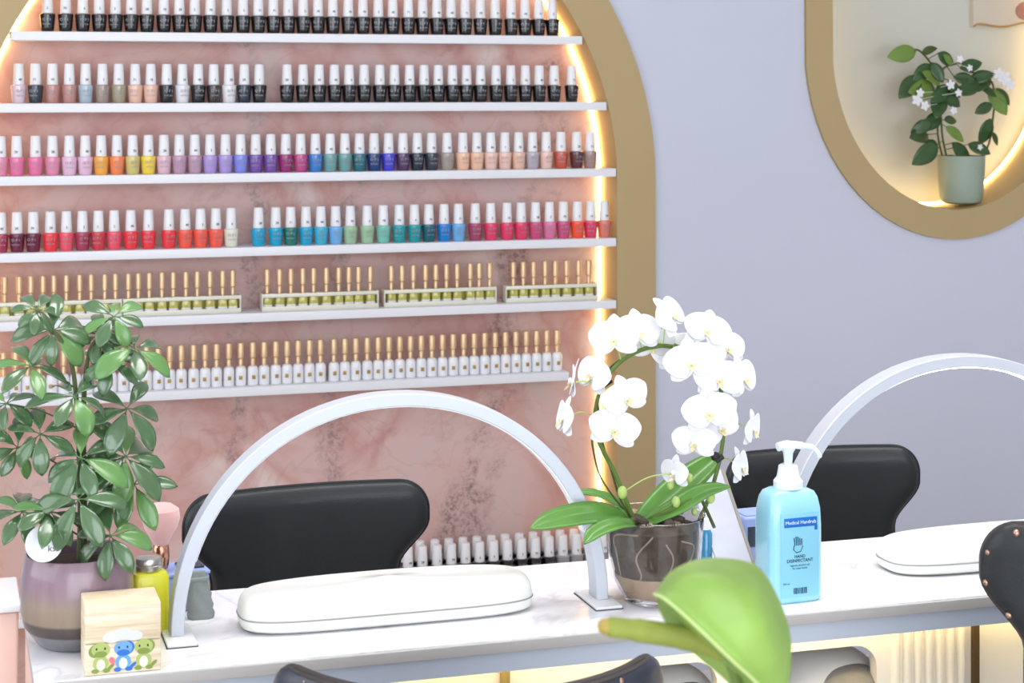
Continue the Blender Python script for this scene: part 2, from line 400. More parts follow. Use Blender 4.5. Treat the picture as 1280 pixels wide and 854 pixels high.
# front wall with the shopfront opening behind the camera
struct(MB().box((X0+X1)/2, YF-.05, .25, X1-X0, .1, .5).box((X0+X1)/2, YF-.05, ZC-.04, X1-X0, .1, .08).box(X0+.25, YF-.05, ZC/2, .5, .1, ZC).box(X1-.9, YF-.05, ZC/2, 1.8, .1, ZC).build('wall_front', M_room))
# mural panel in the arch, gold ring with its reveal
struct(spline2d('wall_mural', [arch(RI+.02)], .035, M_mural, YP))
ring = arch(RO-.0002)+arch(RI)[::-1]
struct(spline2d('trim_1', [ring], .109, M_gold, YR))
struct(spline2d('trim_2', [oval(.4150, .4780), oval(.3436, .4045)], .155, M_gold, YR))
# led strips round the back edge of both recesses
def strip(pts, Y, r, name):
    o = MB().tube([(x, Y, z) for x, z in pts], r, 6).build(name, M_led); return struct(o)
strip([(AX+(x-AX)*.0+math.copysign(RI-.006, x-AX), z) if i in (0, 50) else (x, z) for i, (x, z) in enumerate(arch(RI-.006))], YP-.006, .004, 'trim_3')
struct(MB().tube([(x, YR+.148, z) for x, z in oval(.338, .399)], .004, 6, closed=True).build('trim_4', M_led))

# ------------------------------------------------------------------ wall shelves
SH = [1.511, 1.357, 1.2015, 1.038, .892, .729, .258]
SHT = .0195
names = ['top', 'second', 'third', 'fourth', 'fifth', 'sixth', 'lowest']
def shelf_span(z):
    h = max(0, z-AZ); w = math.sqrt(RI*RI-h*h)-.0015; return AX-w, AX+w
for i, z in enumerate(SH):
    a, b = shelf_span(z)
    if i == 5: b = 1.388
    lab = ['white wall shelf carrying the topmost row of black polish bottles', 'white wall shelf under pale, grey and black polish bottles, second from top',
           'white wall shelf under pink, yellow, purple and blue bottles', 'white wall shelf under red, turquoise and pink bottles',
           'white wall shelf holding the clear racks of gold capped bottles', 'white wall shelf under white gold capped bottles, stopping short of the frame',
           'low white wall shelf behind the table with two rows of bottles'][i]
    o = MB().box((a+b)/2, (YR+.002+YP)/2, z-SHT/2, b-a, YP-YR-.002, SHT, .001).build('wall_shelf', M_white, org=((a+b)/2, YP, z)); tag(o, lab, 'shelf', 'white shelves in the arch')

# ------------------------------------------------------------------ polish bottles
def polish(col_mat):
    t = thing('nail_polish_bottle', '', 'nail polish')
    b = MB().lathe([(.0001, 0), (.0128, 0), (.0136, .001), (.0146, .010), (.0160, .026), (.0168, .0345), (.0166, .0378), (.0145, .0396), (.0100, .0402), (.0001, .0402)], 20).build('glass_body', col_mat, t)
    c = MB().lathe([(.0001, .0395), (.0116, .0395), (.0118, .0402), (.0116, .050), (.0101, .0832), (.0092, .0852), (.0001, .0853)], 18).build('cap', M_cap, t)
    text_obj('lettering', TXT['opi'], M_print, t, (0, -.0169, .0235))
    text_obj('fine_lettering', TXT['gel'], M_print, t, (0, -.0160, .0150))
    text_obj('cap_number', TXT['n0'], M_ink, t, (.001, -.0122, .0485))
    for o in t.children:
        if o.name.startswith('glass_body'): o.material_slots[0].link = 'OBJECT'
    return t
TXT = {'opi': text_mesh('O P I', .0085, bold=.0001), 'gel': text_mesh('GelColor', .0046, bold=.00005)}
for k in range(8): TXT['n%d' % k] = text_mesh(random.choice('123456789')+random.choice('0123456789')*(k % 3 > 0), .0072, bold=.00012)
for k in range(1, 8): TXT['n%d' % k].materials.append(M_ink)
CMATS = {}
def cmat(c):
    if c not in CMATS:
        m = mat('polish_%d_%d_%d' % c, c, .16, coat=.6, var=.04, vscale=100); CMATS[c] = m
    return CMATS[c]
PAL = {'black': (18, 18, 20), 'dark slate': (42, 52, 62), 'pale pink': (222, 196, 206), 'dusty rose': (188, 134, 124), 'pale blue grey': (168, 186, 198), 'taupe': (158, 138, 126), 'khaki': (160, 150, 124),
       'nude peach': (232, 188, 166), 'dark brown': (52, 42, 40), 'off-white': (226, 224, 226), 'dark navy': (24, 40, 58), 'bright pink': (232, 118, 164), 'mid pink': (228, 140, 170),
       'light lilac pink': (232, 190, 214), 'orange yellow': (244, 170, 66), 'orange': (246, 136, 80), 'mustard': (212, 196, 120), 'yellow': (244, 212, 70), 'blush': (224, 184, 198), 'mauve': (190, 150, 172),
       'lavender': (176, 152, 216), 'periwinkle': (128, 138, 224), 'purple': (118, 78, 162), 'magenta purple': (152, 42, 112), 'raspberry pink': (190, 70, 132), 'mid blue': (54, 124, 200), 'sage teal': (108, 160, 158),
       'deep teal': (32, 106, 118), 'navy blue': (18, 58, 116), 'royal blue': (62, 60, 196), 'plum': (78, 52, 88), 'grey taupe': (164, 152, 142), 'peach': (238, 190, 160), 'soft beige pink': (234, 194, 180),
       'grey lilac': (184, 174, 184), 'brick red': (198, 84, 66), 'maroon': (94, 48, 52), 'warm taupe': (166, 136, 128), 'berry red': (166, 54, 82), 'wine': (108, 32, 62), 'bright red': (236, 56, 68),
       'rose red': (236, 84, 104), 'crimson': (206, 54, 72), 'coral': (244, 92, 72), 'ivory': (226, 226, 206), 'turquoise': (22, 162, 202), 'green teal': (18, 116, 104), 'aqua blue': (60, 174, 204),
       'sky blue': (110, 176, 226), 'sage green': (160, 194, 158), 'mint': (118, 194, 178), 'teal': (28, 152, 158), 'dark teal': (16, 92, 106), 'bright blue': (12, 126, 204), 'berry pink': (166, 66, 100),
       'hot pink': (226, 58, 102), 'deep pink': (204, 78, 122), 'orchid pink': (222, 120, 164), 'vermilion': (246, 86, 56), 'salmon': (226, 128, 108), 'smoky grey': (150, 148, 150)}
row1 = ([59.4, 82, 103.4, 124, 144.4, 163, 183.4, 204.7, 224, 243.4, 263, 283.4, 303.75, 322.8, 340.6, 358.4, 378, 396.6, 416, 435.3, 452.5, 472.8, 490.3, 510.3, 528, 546, 563.4, 581, 600.3, 619, 638.75, 653, 670.6, 687.8], ['black']*34)
row2 = ([23.4, 44.4, 65.6, 86.6, 107, 128, 148.4, 169, 188.4, 208.4, 228, 247.8, 267.2, 284.4, 302, 321, 358.75, 378.75, 398.75, 418, 436, 455, 474.7, 493, 511.9, 530, 547.8, 565.3, 583, 600.6, 620, 638.4, 656.6, 673.75, 692.5, 714.4],
        'pale pink,dark slate,dusty rose,dusty rose,pale blue grey,taupe,khaki,nude peach,nude peach,black,off-white,black,dark brown,off-white,dark navy,black'.split(',')+['black']*20)
row3 = ([.6, 21, 44.4, 65.6, 86.6, 106.6, 126, 146, 165.6, 185.3, 204.7, 223.4, 242.5, 261.6, 281.25, 300, 317, 335, 354.7, 372.5, 391.8, 412, 430, 448, 466.6, 485.3, 502.5, 519.7, 536.9, 558.75, 578.4, 595.6, 613.4, 630, 646.6, 664.4, 681, 701, 720.6, 737],
        'mid pink,bright pink,bright pink,mid pink,light lilac pink,light lilac pink,orange yellow,orange,mustard,yellow,blush,mauve,mauve,lavender,lavender,periwinkle,purple,purple,magenta purple,raspberry pink,mid blue,sage teal,sage teal,deep teal,navy blue,royal blue,plum,dark navy,dark slate,grey taupe,peach,peach,soft beige pink,soft beige pink,nude peach,grey lilac,soft beige pink,brick red,maroon,warm taupe'.split(','))
row4 = ([1, 21, 41, 63, 83, 103, 123, 142, 163.5, 185.6, 211, 231.5, 250, 268, 288, 323, 344.7, 362.7, 382.5, 401, 419.5, 437, 459, 479, 499, 518, 536, 555, 573, 594, 613.4, 633.6, 651.3, 669.3, 686.7, 704, 721.5, 737.3, 753],
        'berry red,wine,wine,bright red,rose red,berry red,crimson,rose red,bright red,bright red,bright red,coral,coral,coral,ivory,turquoise,turquoise,green teal,turquoise,aqua blue,sky blue,sage green,sage green,mint,teal,teal,dark teal,bright blue,sky blue,berry pink,hot pink,hot pink,hot pink,deep pink,orchid pink,deep pink,vermilion,hot pink,salmon'.split(','))
proto = polish(cmat(PAL['black'])); used = [False]
def place(proto, used, loc, rz):
    if not used[0]: used[0] = True; o = proto
    else: o = copy_tree(proto)
    o.location = loc; o.rotation_euler = (0, 0, rz); return o
def put_row(xs, cols, z, Y, shelf, group, maxx=None):
    prev = -9
    assert len(xs) == len(cols), (shelf, len(xs), len(cols))
    for i, (px, cn) in enumerate(zip(xs, cols)):
        X = atx(px, Y); X = max(X, prev+.0337) if X-prev < .0337 else X; prev = X
        o = place(proto, used, (X, Y, z), random.uniform(-.3, .2))
        o['label'] = '%s polish bottle with white cap, %s from left on %s' % (cn, ORD[i], shelf); o['group'] = group
        for c in o.children:
            if c.name.startswith('glass_body'): c.material_slots[0].material = cmat(PAL[cn])
            if c.name.startswith('cap_number'): c.data = TXT['n%d' % random.randrange(8)]
put_row(*row1, SH[0]+.0003, 4.085, 'top shelf', 'polish bottles on the top shelf')
put_row(*row2, SH[1]+.0003, 4.085, 'second shelf', 'polish bottles on the second shelf')
put_row(*row3, SH[2]+.0003, 4.085, 'third shelf', 'polish bottles on the third shelf')
put_row(*row4, SH[3]+.0003, 4.085, 'fourth shelf', 'polish bottles on the fourth shelf')
low = [510, 527.8, 546.4, 563.6, 581.5, 599, 616.9, 634, 652, 668.7, 685.4, 702, 718, 735, 752]
put_row(low, ['black']*11+['smoky grey']*4, SH[6]+.0003, 4.077, 'lowest shelf, front row', 'polish bottles in two rows on the lowest shelf')
put_row([x-3.0 for x in low], ['black']*11+['smoky grey']*4, SH[6]+.0003, 4.125, 'lowest shelf, back row', 'polish bottles in two rows on the lowest shelf')

# gold capped clear bottles in racks
def goldcap(t, z0, h, r, fl=1):
    MB().lathe([(.0001, z0), (r*.72, z0), (r*.72, z0+h*.30), (r*.62, z0+h*.32), (r, z0+h*.36), (r, z0+h-.001), (r*.93, z0+h), (.0001, z0+h)], 14).build('cap', M_goldcap, t)
gel = thing('gel_polish_bottle', '', 'nail polish')
MB().lathe([(.0001, 0), (.0096, 0), (.0102, .001), (.0102, .031), (.0085, .0335), (.0055, .0345), (.0001, .0345)], 20, sq=(4, 1.0, .9)).build('glass_body', M_oil, gel)
MB().lathe([(.0103, .001), (.0106, .0012), (.0106, .0105), (.0103, .0107)], 20, sq=(4, 1.0, .9)).build('paper_label', M_whiteglass, gel)
goldcap(gel, .0345, .055, .0068)
usedg = [False]
racks = [([-8, 5.7, 24, 38.6, 53.8, 67.4, 83, 99.6, 114, 131, 145.5], -18, 153), ([160, 172.3, 186.6, 202.4, 216.6, 232.4, 246.6, 262.5, 278.3, 291], 153.5, 302),
         ([334, 349.4, 363.6, 378.5, 392, 407.8, 423.3, 436, 448, 462.8], 327, 474), ([489, 502.4, 516.6, 531.8, 544.7, 558, 571.3, 587.7, 597.5, 612.4], 480, 621.5),
         ([641.5, 654, 666.8, 681.3, 694, 708, 723, 735.7], 632, 748)]
RN = ['leftmost', 'second', 'middle', 'fourth', 'rightmost']
rlab = ['clear white display rack behind the top of the umbrella plant, leftmost of five', 'clear white display rack of ten gold capped bottles just right of the plant',
        'clear white display rack in the middle of the fifth shelf', 'clear white display rack, second from the right on the fifth shelf', 'short clear white display rack of eight bottles nearest the gold frame']
for k, (xs, pa, pb) in enumerate(racks):
    Yb = 4.088; a, b = atx(pa, Yb-.016)+.001, atx(pb, Yb-.016)-.001; w = b-a; z = SH[4]
    n = len(xs); X = [max(a+.0125, min(b-.0125, atx(p, Yb))) for p in xs]
    for j in range(1, n): X[j] = max(X[j], X[j-1]+.0214)
    if X[-1] > b-.0125:
        sh = [a+.013+(b-a-.026)*j/(n-1) for j in range(n)]; X = sh
    t = thing('display_rack', rlab[k], 'rack', ((a+b)/2, Yb, z+.0002), 0, 'racks of gold capped bottles')
    MB().box(0, .002, .0015, w, .030, .003, .0005).build('base_plate', M_acr, t)
    MB().box(0, .0155, .020, w, .003, .034, .0004).build('back_plate', M_acrwin, t)
    MB().box(0, -.0135, .0345, w, .0025, .0080, .0005).build('top_rail', M_acr, t)
    MB().box(0, -.0135, .0065, w, .0025, .0075, .0005).build('bottom_rail', M_acr, t)
    for s in (-1, 1): MB().box(s*(w/2-.0012), -.0135+.015, .02, .0024, .0335, .0375, .0003).build('end_cheek', M_acr, t)
    for j, x in enumerate(X):
        o = place(gel, usedg, (x, Yb, z+.0035), random.uniform(-.1, .1)); o['label'] = 'clear yellow gel bottle with tall gold cap, %s in the %s rack' % (ORD[j], RN[k]); o['group'] = 'gold capped bottles in racks on the fifth shelf'
# white gold capped bottles on shelf six
wb = thing('white_gel_bottle', '', 'nail polish')
MB().lathe([(.0001, 0), (.0112, 0), (.0124, .0012), (.0125, .029), (.0120, .036), (.0098, .0412), (.0065, .0430), (.0001, .0430)], 20).build('glass_body', M_whiteglass, wb)
MB().box(0, -.0124, .0185, .0075, .0012, .0085, .0002).build('gold_label', M_goldlabel, wb)
goldcap(wb, .0425, .052, .0078)
usedw = [False]
xs6 = [4, 19, 33.5, 48, 63, 77.5, 92, 106.5, 121, 135.5, 150, 164, 180, 193.5, 208.7, 223.6, 242, 255, 269.4, 286, 301, 316, 329, 344.7, 358.3, 372, 386.7, 400.3, 417.3, 430, 443.2, 459, 470.8, 483.5, 497, 511.2, 524, 536.9, 550, 563.8, 576.9, 589.9, 604, 617, 629.9, 642.8, 655.6, 668.4, 681, 693.5]
prev = -9
for j, p in enumerate(xs6):
    X = max(atx(p, 4.085), prev+.0252); prev = X
    if X > 1.37: break
    o = place(wb, usedw, (X, 4.085, SH[5]+.0003), random.uniform(-.25, .1)); o['label'] = 'white glass bottle with gold cap, %s from left on sixth shelf' % ORD[j]; o['group'] = 'white gold capped bottles on the sixth shelf'

# ------------------------------------------------------------------ long table
TZ = .75; TY0, TY1, TX0, TX1 = 2.04, 2.35, .092, 2.5
t = thing('manicure_table', 'long white marble topped manicure table with a lit cream front', 'table', (1.2, 2.2, 0))
def tb(mb, name, m, parent=t, **k):
    o = mb.build(name, m, parent, **k); o.matrix_parent_inverse = Matrix.Translation((-1.2, -2.2, 0)) if parent is t else Matrix(); return o
cx = (TX0+TX1)/2; W = TX1-TX0
tb(MB().box(cx, (TY0+TY1)/2+.0015, TZ-.001, W, TY1-TY0-.003, .002), 'marble_top', M_marble)
tb(MB().box(cx, (TY0+TY1)/2, TZ-.0085, W, TY1-TY0, .013, .0008), 'edge_band', M_edge)
tb(MB().box(cx, TY0+.020, TZ-.0275, W-.01, .02, .025), 'apron', M_apron)
def rrect(x0, x1, z0, z1, r, n=6):
    pts = []
    for cx_, cz_, a0 in ((x1-r, z1-r, 0), (x0+r, z1-r, PI/2), ):
        for i in range(n+1): a = a0+PI/2*i/n; pts.append((cx_+r*math.cos(a), cz_+r*math.sin(a)))
    return [(x1, z0)]+pts+[(x0, z0)]
PY = TY0+.07
pa = lambda px: atx(px, PY)
zt = lambda px, py: at(px, py, PY).z
op1 = rrect(pa(752), pa(897), .0, zt(890, 826), .03)[::-1]; op2 = rrect(pa(925), pa(1096), .0, zt(1085, 806), .03)[::-1]
poly = [(TX0+.01, 0)]+op1+op2+[(TX1-.01, 0), (TX1-.01, TZ-.0152), (TX0+.01, TZ-.0152)]
o = spline2d('front_panel', [poly], .018, M_panel, PY); o.parent = t; o.matrix_parent_inverse = Matrix.Translation((-1.2, -2.2, 0))
fl = MB()
for k in range(7):
    x = pa(1119+k*13.6); fl.lathe([(.0055, .02), (.0055, TZ-.045)], 10, (x, PY-.001, 0))
tb(fl, 'fluted_moulding', M_panel)
for px, m, w in ((630, M_brass, .0105), (1217, M_dbrass, .0085)):
    tb(MB().box(pa(px), PY-.004, (TZ-.045)/2, w, .008, TZ-.045, .0005), 'brass_strip', m)
tb(MB().tube([(TX0+.04, PY-.022, TZ-.019), (TX1-.04, PY-.022, TZ-.019)], .0025, 6), 'led_strip', M_led2)
tb(MB().box(TX0+.012, (PY+TY1)/2, (TZ-.015)/2, .018, TY1-PY-.004, TZ-.0155), 'end_panel', M_pink)
tb(MB().box(TX1-.012, (PY+TY1)/2, (TZ-.015)/2, .018, TY1-PY-.004, TZ-.0155), 'end_panel', M_pink)
# pale pink pier left of the table end
o = thing('pink_side_cabinet', 'narrow pink cabinet with white top at the left table end', 'cabinet', (.072, 2.42, 0))
MB().box(0, 0, .37, .055, .13, .74, .004).build('body', M_pink, o); MB().box(0, 0, .7455, .060, .135, .010, .002).build('cabinet_top', M_white, o)
o.location.x = .060; o.location.y = 2.425

# ------------------------------------------------------------------ chairs
def shell_mb(R, Wd, H, T, z0, yb, waist=.76, top_r=.045, nu=36, nv=34, curve_top=0.0):
    front = []; back = []
    for j in range(nv+1):
        v = j/nv; z = H*(1-(1-v)**1.5)
        # width profile: waist at bottom, wing at about 80 %, rounded corner on top
        s_ = min(1, max(0, (z-(H-.135))/.075)); s_ = s_*s_*(3-2*s_)
        w = Wd*(waist+(1-waist)*s_)
        d = H-z
        if d < top_r: w -= top_r-math.sqrt(max(0, top_r**2-(top_r-d)**2))
        rf = []; rb = []
        for i in range(nu+1):
            u = -1+2*i/nu; u = math.copysign(1-(1-abs(u))**1.35, u)
            x = u*w; edge = min(w-abs(x)+.0, d, z+.05); th = T*math.sqrt(max(0, 1-(1-min(1, max(0, edge)/.032))**2))
            ph = x/R
            def P(off): rr = R+off; return Vector((rr*math.sin(ph), yb-(R-rr*math.cos(ph)), z0+z+curve_top*(1-abs(u))))
            rf.append(P(-th/2-.001)); rb.append(P(th/2+.001))
        front.append(rf); back.append(rb)
    m = MB(); m.grid(front); m.grid([r[::-1] for r in back])
    n = nu+1
    loopf = front[0]+[r[-1] for r in front[1:]]+front[-1][::-1][1:]+[r[0] for r in front[::-1][1:-1]]
    loopb = back[0]+[r[-1] for r in back[1:]]+back[-1][::-1][1:]+[r[0] for r in back[::-1][1:-1]]
    q = len(loopf); m.add(loopf+loopb, [(i, (i+1) % q, (i+1) % q+q, i+q) for i in range(q)])
    return m, loopb, loopf
def chair(label, loc, rz, R, Wd, top, m, studs, H=.30, T=.030, kind='wing'):
    t = thing('salon_chair', label, 'chair', loc, rz, 'black salon chairs')
    mb, lb, lf = shell_mb(R, Wd, H, T, top-H, .2)
    mb.build('backrest', m, t)
    if studs:
        sel = [p for p in lb if p.z > top-H+.01]
        # piping band just inside the rear edge
        cenz = top-H*.45
        band = []
        for p in sel:
            band.append(p)
        st = MB()
        acc = 0; last = None
        for p in sel:
            if last is not None: acc += (p-last).length
            last = p
            if acc > .035:
                acc = 0
                c = Vector((0, .2-R, p.z)); out = (p-c); out.z = 0; out.normalize()
                inward = Vector((-p.x, 0, cenz-p.z)).normalized()
                q = p+inward*.013+out*(T*.5*.86+.001)
                nb = MB().sphere(q, .0042, .0042, .0042, 10, 6); nb.build('stud', M_stud, t)
        MB().tube([p+Vector((-p.x, 0, cenz-p.z)).normalized()*.004 for p in lb], .0045, 8, closed=True).build('piping', M_border, t)
        inn = []
        for p in lb:
            c = Vector((0, .2-R, p.z)); out = p-c; out.z = 0; out.normalize()
            inn.append(p+Vector((-p.x, 0, cenz-p.z)).normalized()*.028+out*(T*.5+.0012))
        bd_ = []
        for k_ in range(7):
            dd_ = .024*k_/6; hh_ = T*.5*math.sqrt(max(0, 1-(1-min(1, dd_*.9/.032))**2))+.0022; row_ = []
            for p in lb+[lb[0]]:
                c = Vector((0, .2-R, p.z)); out = p-c; out.z = 0; out.normalize(); row_.append(p+Vector((-p.x, 0, cenz-p.z)).normalized()*dd_+out*hh_)
            bd_.append(row_)
        MB().grid(bd_).build('stud_band', M_border, t, mods=[('SOLIDIFY', dict(thickness=.0008))])
        MB().tube(inn, .0016, 6, closed=True).build('stitched_seam', M_border, t)
    else:
        MB().tube([(p_+q_)/2 for p_, q_ in zip(lb, lf)], .0022, 8, closed=True).build('piping', m, t)
    sz = top-.36
    MB().lathe([(.0001, 0), (.165, 0), (.188, .015), (.192, .04), (.175, .065), (.09, .078), (.0001, .08)], 36, (0, 0, sz-.08), sq=(3, 1, 1)).build('seat', m, t)
    MB().box(0, .195, sz+.01, .10, .012, .16, .004).build('back_bracket', M_chrome, t)
    MB().lathe([(.03, sz-.085), (.03, sz-.15), (.02, sz-.16), (.02, .11), (.035, .10), (.035, .07), (.0001, .07)][::-1], 20).build('gas_column', M_chrome, t)
    for k in range(5):
        a = 2*PI*k/5+.3; d = Vector((math.cos(a), math.sin(a), 0))
        MB().tube([d*.03+Vector((0, 0, .085)), d*.15+Vector((0, 0, .078)), d*.25+Vector((0, 0, .060))], [.017, .014, .011], 8).build('foot', M_chrome, t)
        side = Vector((-d.y, d.x, 0))
        MB().tube([d*.25-side*.018+Vector((0, 0, .026)), d*.25+side*.018+Vector((0, 0, .026))], .0255, 14).build('caster', M_blackp, t)
    return t
def deg(a): return math.radians(a)
p = at(388, 604, 2.82)
chair('black leather wing back chair behind the white arm cushion, under the arch lamp', (p.x, 2.62, 0), deg(3), .60, .196, .775, M_leather, False)
p = at(1012, 557, 2.82)
chair('black leather wing back chair beyond the hand sanitiser bottle', (p.x, 2.62, 0), deg(-4), .55, .176, .783, M_leather, False)
p = at(620, 850, 1.70)
chair('dark chair back with stud trim at the bottom edge, in front of the table', (p.x, 1.815, 0), PI+deg(-12), .20, .244, .836, M_leather2, True, T=.024)
chair('black studded chair cropped by the right edge, overlapping the table', (1.312, 1.860, 0), PI+deg(-18), .36, .2, .918, M_leather, True)
# pale tub stools seen through the table openings
def tub(px, py, Y, label):
    q = at(px, py, Y); t = thing('tub_stool', label, 'stool', (q.x, Y, 0), 0, 'grey tub stools under the table'); h = q.z
    MB().dome(.0765, h, .03, 72, (0, 0, 0)).build('shell', M_shell, t)
    MB().dome(.053, h-.012, .28, 72, (.008, -.040, 0)).build('upholstery', M_greyfab, t)
    MB().tube([(.008+.0520*math.cos(a), -.036+.0520*math.sin(a)-.004, h-.058) for a in [2*PI*i/28 for i in range(28)]], .0010, 6, closed=True).build('welt_seam', M_border, t)
    MB().lathe([(.0001, 0), (.07, 0), (.07, .02), (.0001, .03)], 20).build('foot_plate', M_chrome, t)
tub(1032, 806, 2.192, 'grey stool with pale shell under the table below the sanitiser bottle')
tub(826, 828, 2.192, 'grey stool with pale shell under the table, mostly hidden by studded chair')

# ------------------------------------------------------------------ arch lamps
def arch_lamp(label, X0_, X1_, Y, b, on_):
    t = thing('arch_lamp', label, 'lamp', ((X0_+X1_)/2, Y, TZ+.0002), 0, 'arched table lamps'); a = (X1_-X0_)/2; n = 48
    pts = []; nr = []; bn = []
    for i in range(n+1):
        th = PI-PI*i/n; e = 2/2.06
        c, s = math.cos(th), math.sin(th); pts.append(Vector((a*math.copysign(abs(c)**e, c), 0, .004+b*abs(s)**e)))
    for i in range(n+1):
        tg = (pts[min(n, i+1)]-pts[max(0, i-1)]).normalized(); nn = Vector((tg.z, 0, -tg.x)); nr.append(nn); bn.append(Vector((0, 1, 0)))
    MB().sweep(pts, nr, bn, .0155, .030).build('arch_band', M_lamp, t, mods=[('BEVEL', dict(width=.0012, segments=2, limit_method='ANGLE'))])
    k0, k1 = 5, n-5
    MB().sweep([p-m_*(-.0082) for p, m_ in zip(pts[k0:k1+1], nr[k0:k1+1])], nr[k0:k1+1], bn[k0:k1+1], .0022, .020).build('light_diffuser', M_diffon if on_ else M_diff, t)
    for s in (-1, 1):
        MB().box(s*(a-.002), -.004, .0022, .034, .082, .0040, .0008).build('foot_plate', M_lampbase, t)
        MB().box(s*(a-.002), -.004, .0003, .036, .084, .0008).build('rubber_pad', M_blackp, t)
    return t
XL, XR_ = on(222, 801, TZ), on(744, 747, TZ)
arch_lamp('large white arch lamp spanning the white arm cushion on the table', XL.x, XR_.x, 2.165, .261, False)
arch_lamp('white arch lamp at the right, its light switched on', atx(1196, 2.21)-.263, atx(1196, 2.21)+.263, 2.21, .266, True)

# ------------------------------------------------------------------ arm cushions
def cushion(label, cx_, cy_, L, D, H, rz=0):
    t = thing('arm_rest_cushion', label, 'arm rest', (cx_, cy_, TZ+.0003), rz, 'white arm cushions')
    prof = [(.0001, 0), (.90, 0), (.97, .06), (1.0, .30), (1.0, .42), (.985, .60), (.93, .80), (.80, .93), (.55, 1.0), (.0001, 1.04)]
    def sect(pr, grow=0):
        vs = []; N_ = 64; m = MB()
        for r, h in pr:
            for k in range(N_):
                a = 2*PI*k/N_; c, s = math.cos(a), math.sin(a); r2 = 1-(1-r)*1.0
                x = math.copysign(abs(c)**.42, c); y = math.copysign(abs(s)**.62, s)
                inset = (1-r)*D/2
                xx = x*(L/2+grow-min(inset, D/2*.999)) if r > .001 else 0; yy = y*(D/2+grow-inset) if r > .001 else 0
                vs.append((xx, yy, h*H+ .004*math.cos(x*1.4)*(h > .5)))
        return vs, N_
    vs, N_ = sect(prof); m = MB(); rows = [vs[i*N_:(i+1)*N_]+[vs[i*N_]] for i in range(len(prof))]
    m.grid(rows); m.build('padded_body', M_rest, t, mods=[('SUBSURF', dict(levels=1, render_levels=1))])
    vs, N_ = sect([(1.0, .36)], .0002); MB().tube(vs, .0010, 5, closed=True).build('seam', M_seam, t)
pA, pB = at(302, 780, 2.165), at(663, 752, 2.165)
cushion('white arm cushion lying under the arch lamp behind the table edge', (pA.x+pB.x)/2, 2.178, pB.x-pA.x+.004, .105, .044)
pA = at(1100, 722, 2.16)
cushion('white arm cushion at the right under the lit arch lamp', pA.x+.203, 2.185, .37, .105, .042)

# ------------------------------------------------------------------ umbrella plant
pc = on(97, 812, TZ); PX, PYc = pc.x+.0, 2.178
PX = atx(97, PYc)
t = thing('umbrella_plant', 'tall umbrella plant in a glazed mauve and grey pot', 'potted plant', (PX, PYc, TZ+.0003))
MB().lathe([(.0001, 0), (.040, 0), (.046, .004), (.0605, .024), (.0640, .040), (.0645, .060), (.0625, .085), (.0590, .1035), (.0575, .105), (.0560, .1035), (.0590, .085), (.0600, .06), (.0001, .055)], 40).build('pot', M_pot, t)
MB().lathe([(.0575, .090), (.03, .0945), (.0001, .096)], 24).build('soil', M_soil, t)
O = Vector((PX, PYc, TZ))
def lp(px, py, Y=None, dy=0): return at(px, py, (Y or PYc)+dy)-O
stems = [[(100, 700, 0), (101, 640, .0), (99, 560, .005), (95, 495, 0), (88, 450, -.005), (67, 413, -.01)], [(104, 700, .01), (105, 620, .012), (104, 540, .012), (106, 480, .01), (112, 440, .01), (124, 420, .015)]]
ms = MB(); SPTS = []
for s_ in stems:
    c = catmull([lp(x, y, dy=d) for x, y, d in s_], 6); c[0].z -= .012; SPTS += c; ms.tube(c, [.0042-.0024*i/len(c) for i in range(len(c))], 8)
ms.build('stem', M_stem, t)
hubs = [(46, 388, 30, 0), (67, 413, 46, 0), (124, 420, 34, .02), (142, 396, 40, .01), (39, 458, 50, -.01), (168, 436, 52, 0), (138, 452, 42, .0), (93, 496, 50, -.025), (50, 543, 46, -.01), (159, 511, 50, .0), (157, 571, 56, -.01),
        (101, 573, 54, -.03), (8, 505, 34, .02), (62, 640, 48, -.045), (98, 625, 52, -.055), (138, 612, 44, -.01), (138, 670, 46, -.05), (168, 606, 50, .0), (28, 640, 44, -.02), (22, 560, 36, .02)]
for hi, (hx, hy, L, dy) in enumerate(hubs):
    h = lp(hx, hy, dy=dy); L = L/1075*1.12
    base = min(SPTS, key=lambda q: (q-Vector((h.x, h.y, h.z-.035))).length)
    mid = (base+h)/2+Vector((0, -.004, .006))
    MB().tube(catmull([base, mid, h], 5), .0011, 6).build('leaf_stalk', M_stem, t)
    out = Vector((h.x*.7, -0.45+random.uniform(-.3, .2), .55)).normalized() if True else 0
    axis = (out*Vector((1, 1, 1))+Vector((random.uniform(-.35, .35), random.uniform(-.3, .2), random.uniform(-.1, .3)))).normalized()
    e1 = axis.orthogonal().normalized(); e2 = axis.cross(e1); n = random.choice((6, 7, 7, 8)); a0 = random.uniform(0, 6.28)
    for k in range(n):
        a = a0+2*PI*k/n+random.uniform(-.12, .12); l = L*random.uniform(.78, 1.1)
        d = (e1*math.cos(a)+e2*math.sin(a)+axis*random.uniform(-.05, .35)); d.z -= .12; d.normalize()
        m = MB(); m.tube([h, h+d*.006], .0007, 5); m.leaf(h+d*.005, d, axis, l, l*random.uniform(.36, .48), 9, .22, random.uniform(.4, 1.2), .58, wave=.02)
        m.build('leaflet', M_leaf if random.random() < .8 else M_leaf_b, t, mods=[('SOLIDIFY', dict(thickness=.0004))])
# tag in the pot
tg = MB(); q = lp(55, 680, dy=-.052); tg.lathe([(.0001, -.0006), (.0205, -.0006), (.0205, .0006), (.0001, .0006)], 32, q, mtx=Matrix.Rotation(PI/2-.12, 4, 'X')); tgo = tg.build('plant_tag', M_tag, t)
text_obj('tag_lettering', text_mesh('ks8', .0105), M_ink, tgo, q+Vector((.011, -.0018, -.009)))

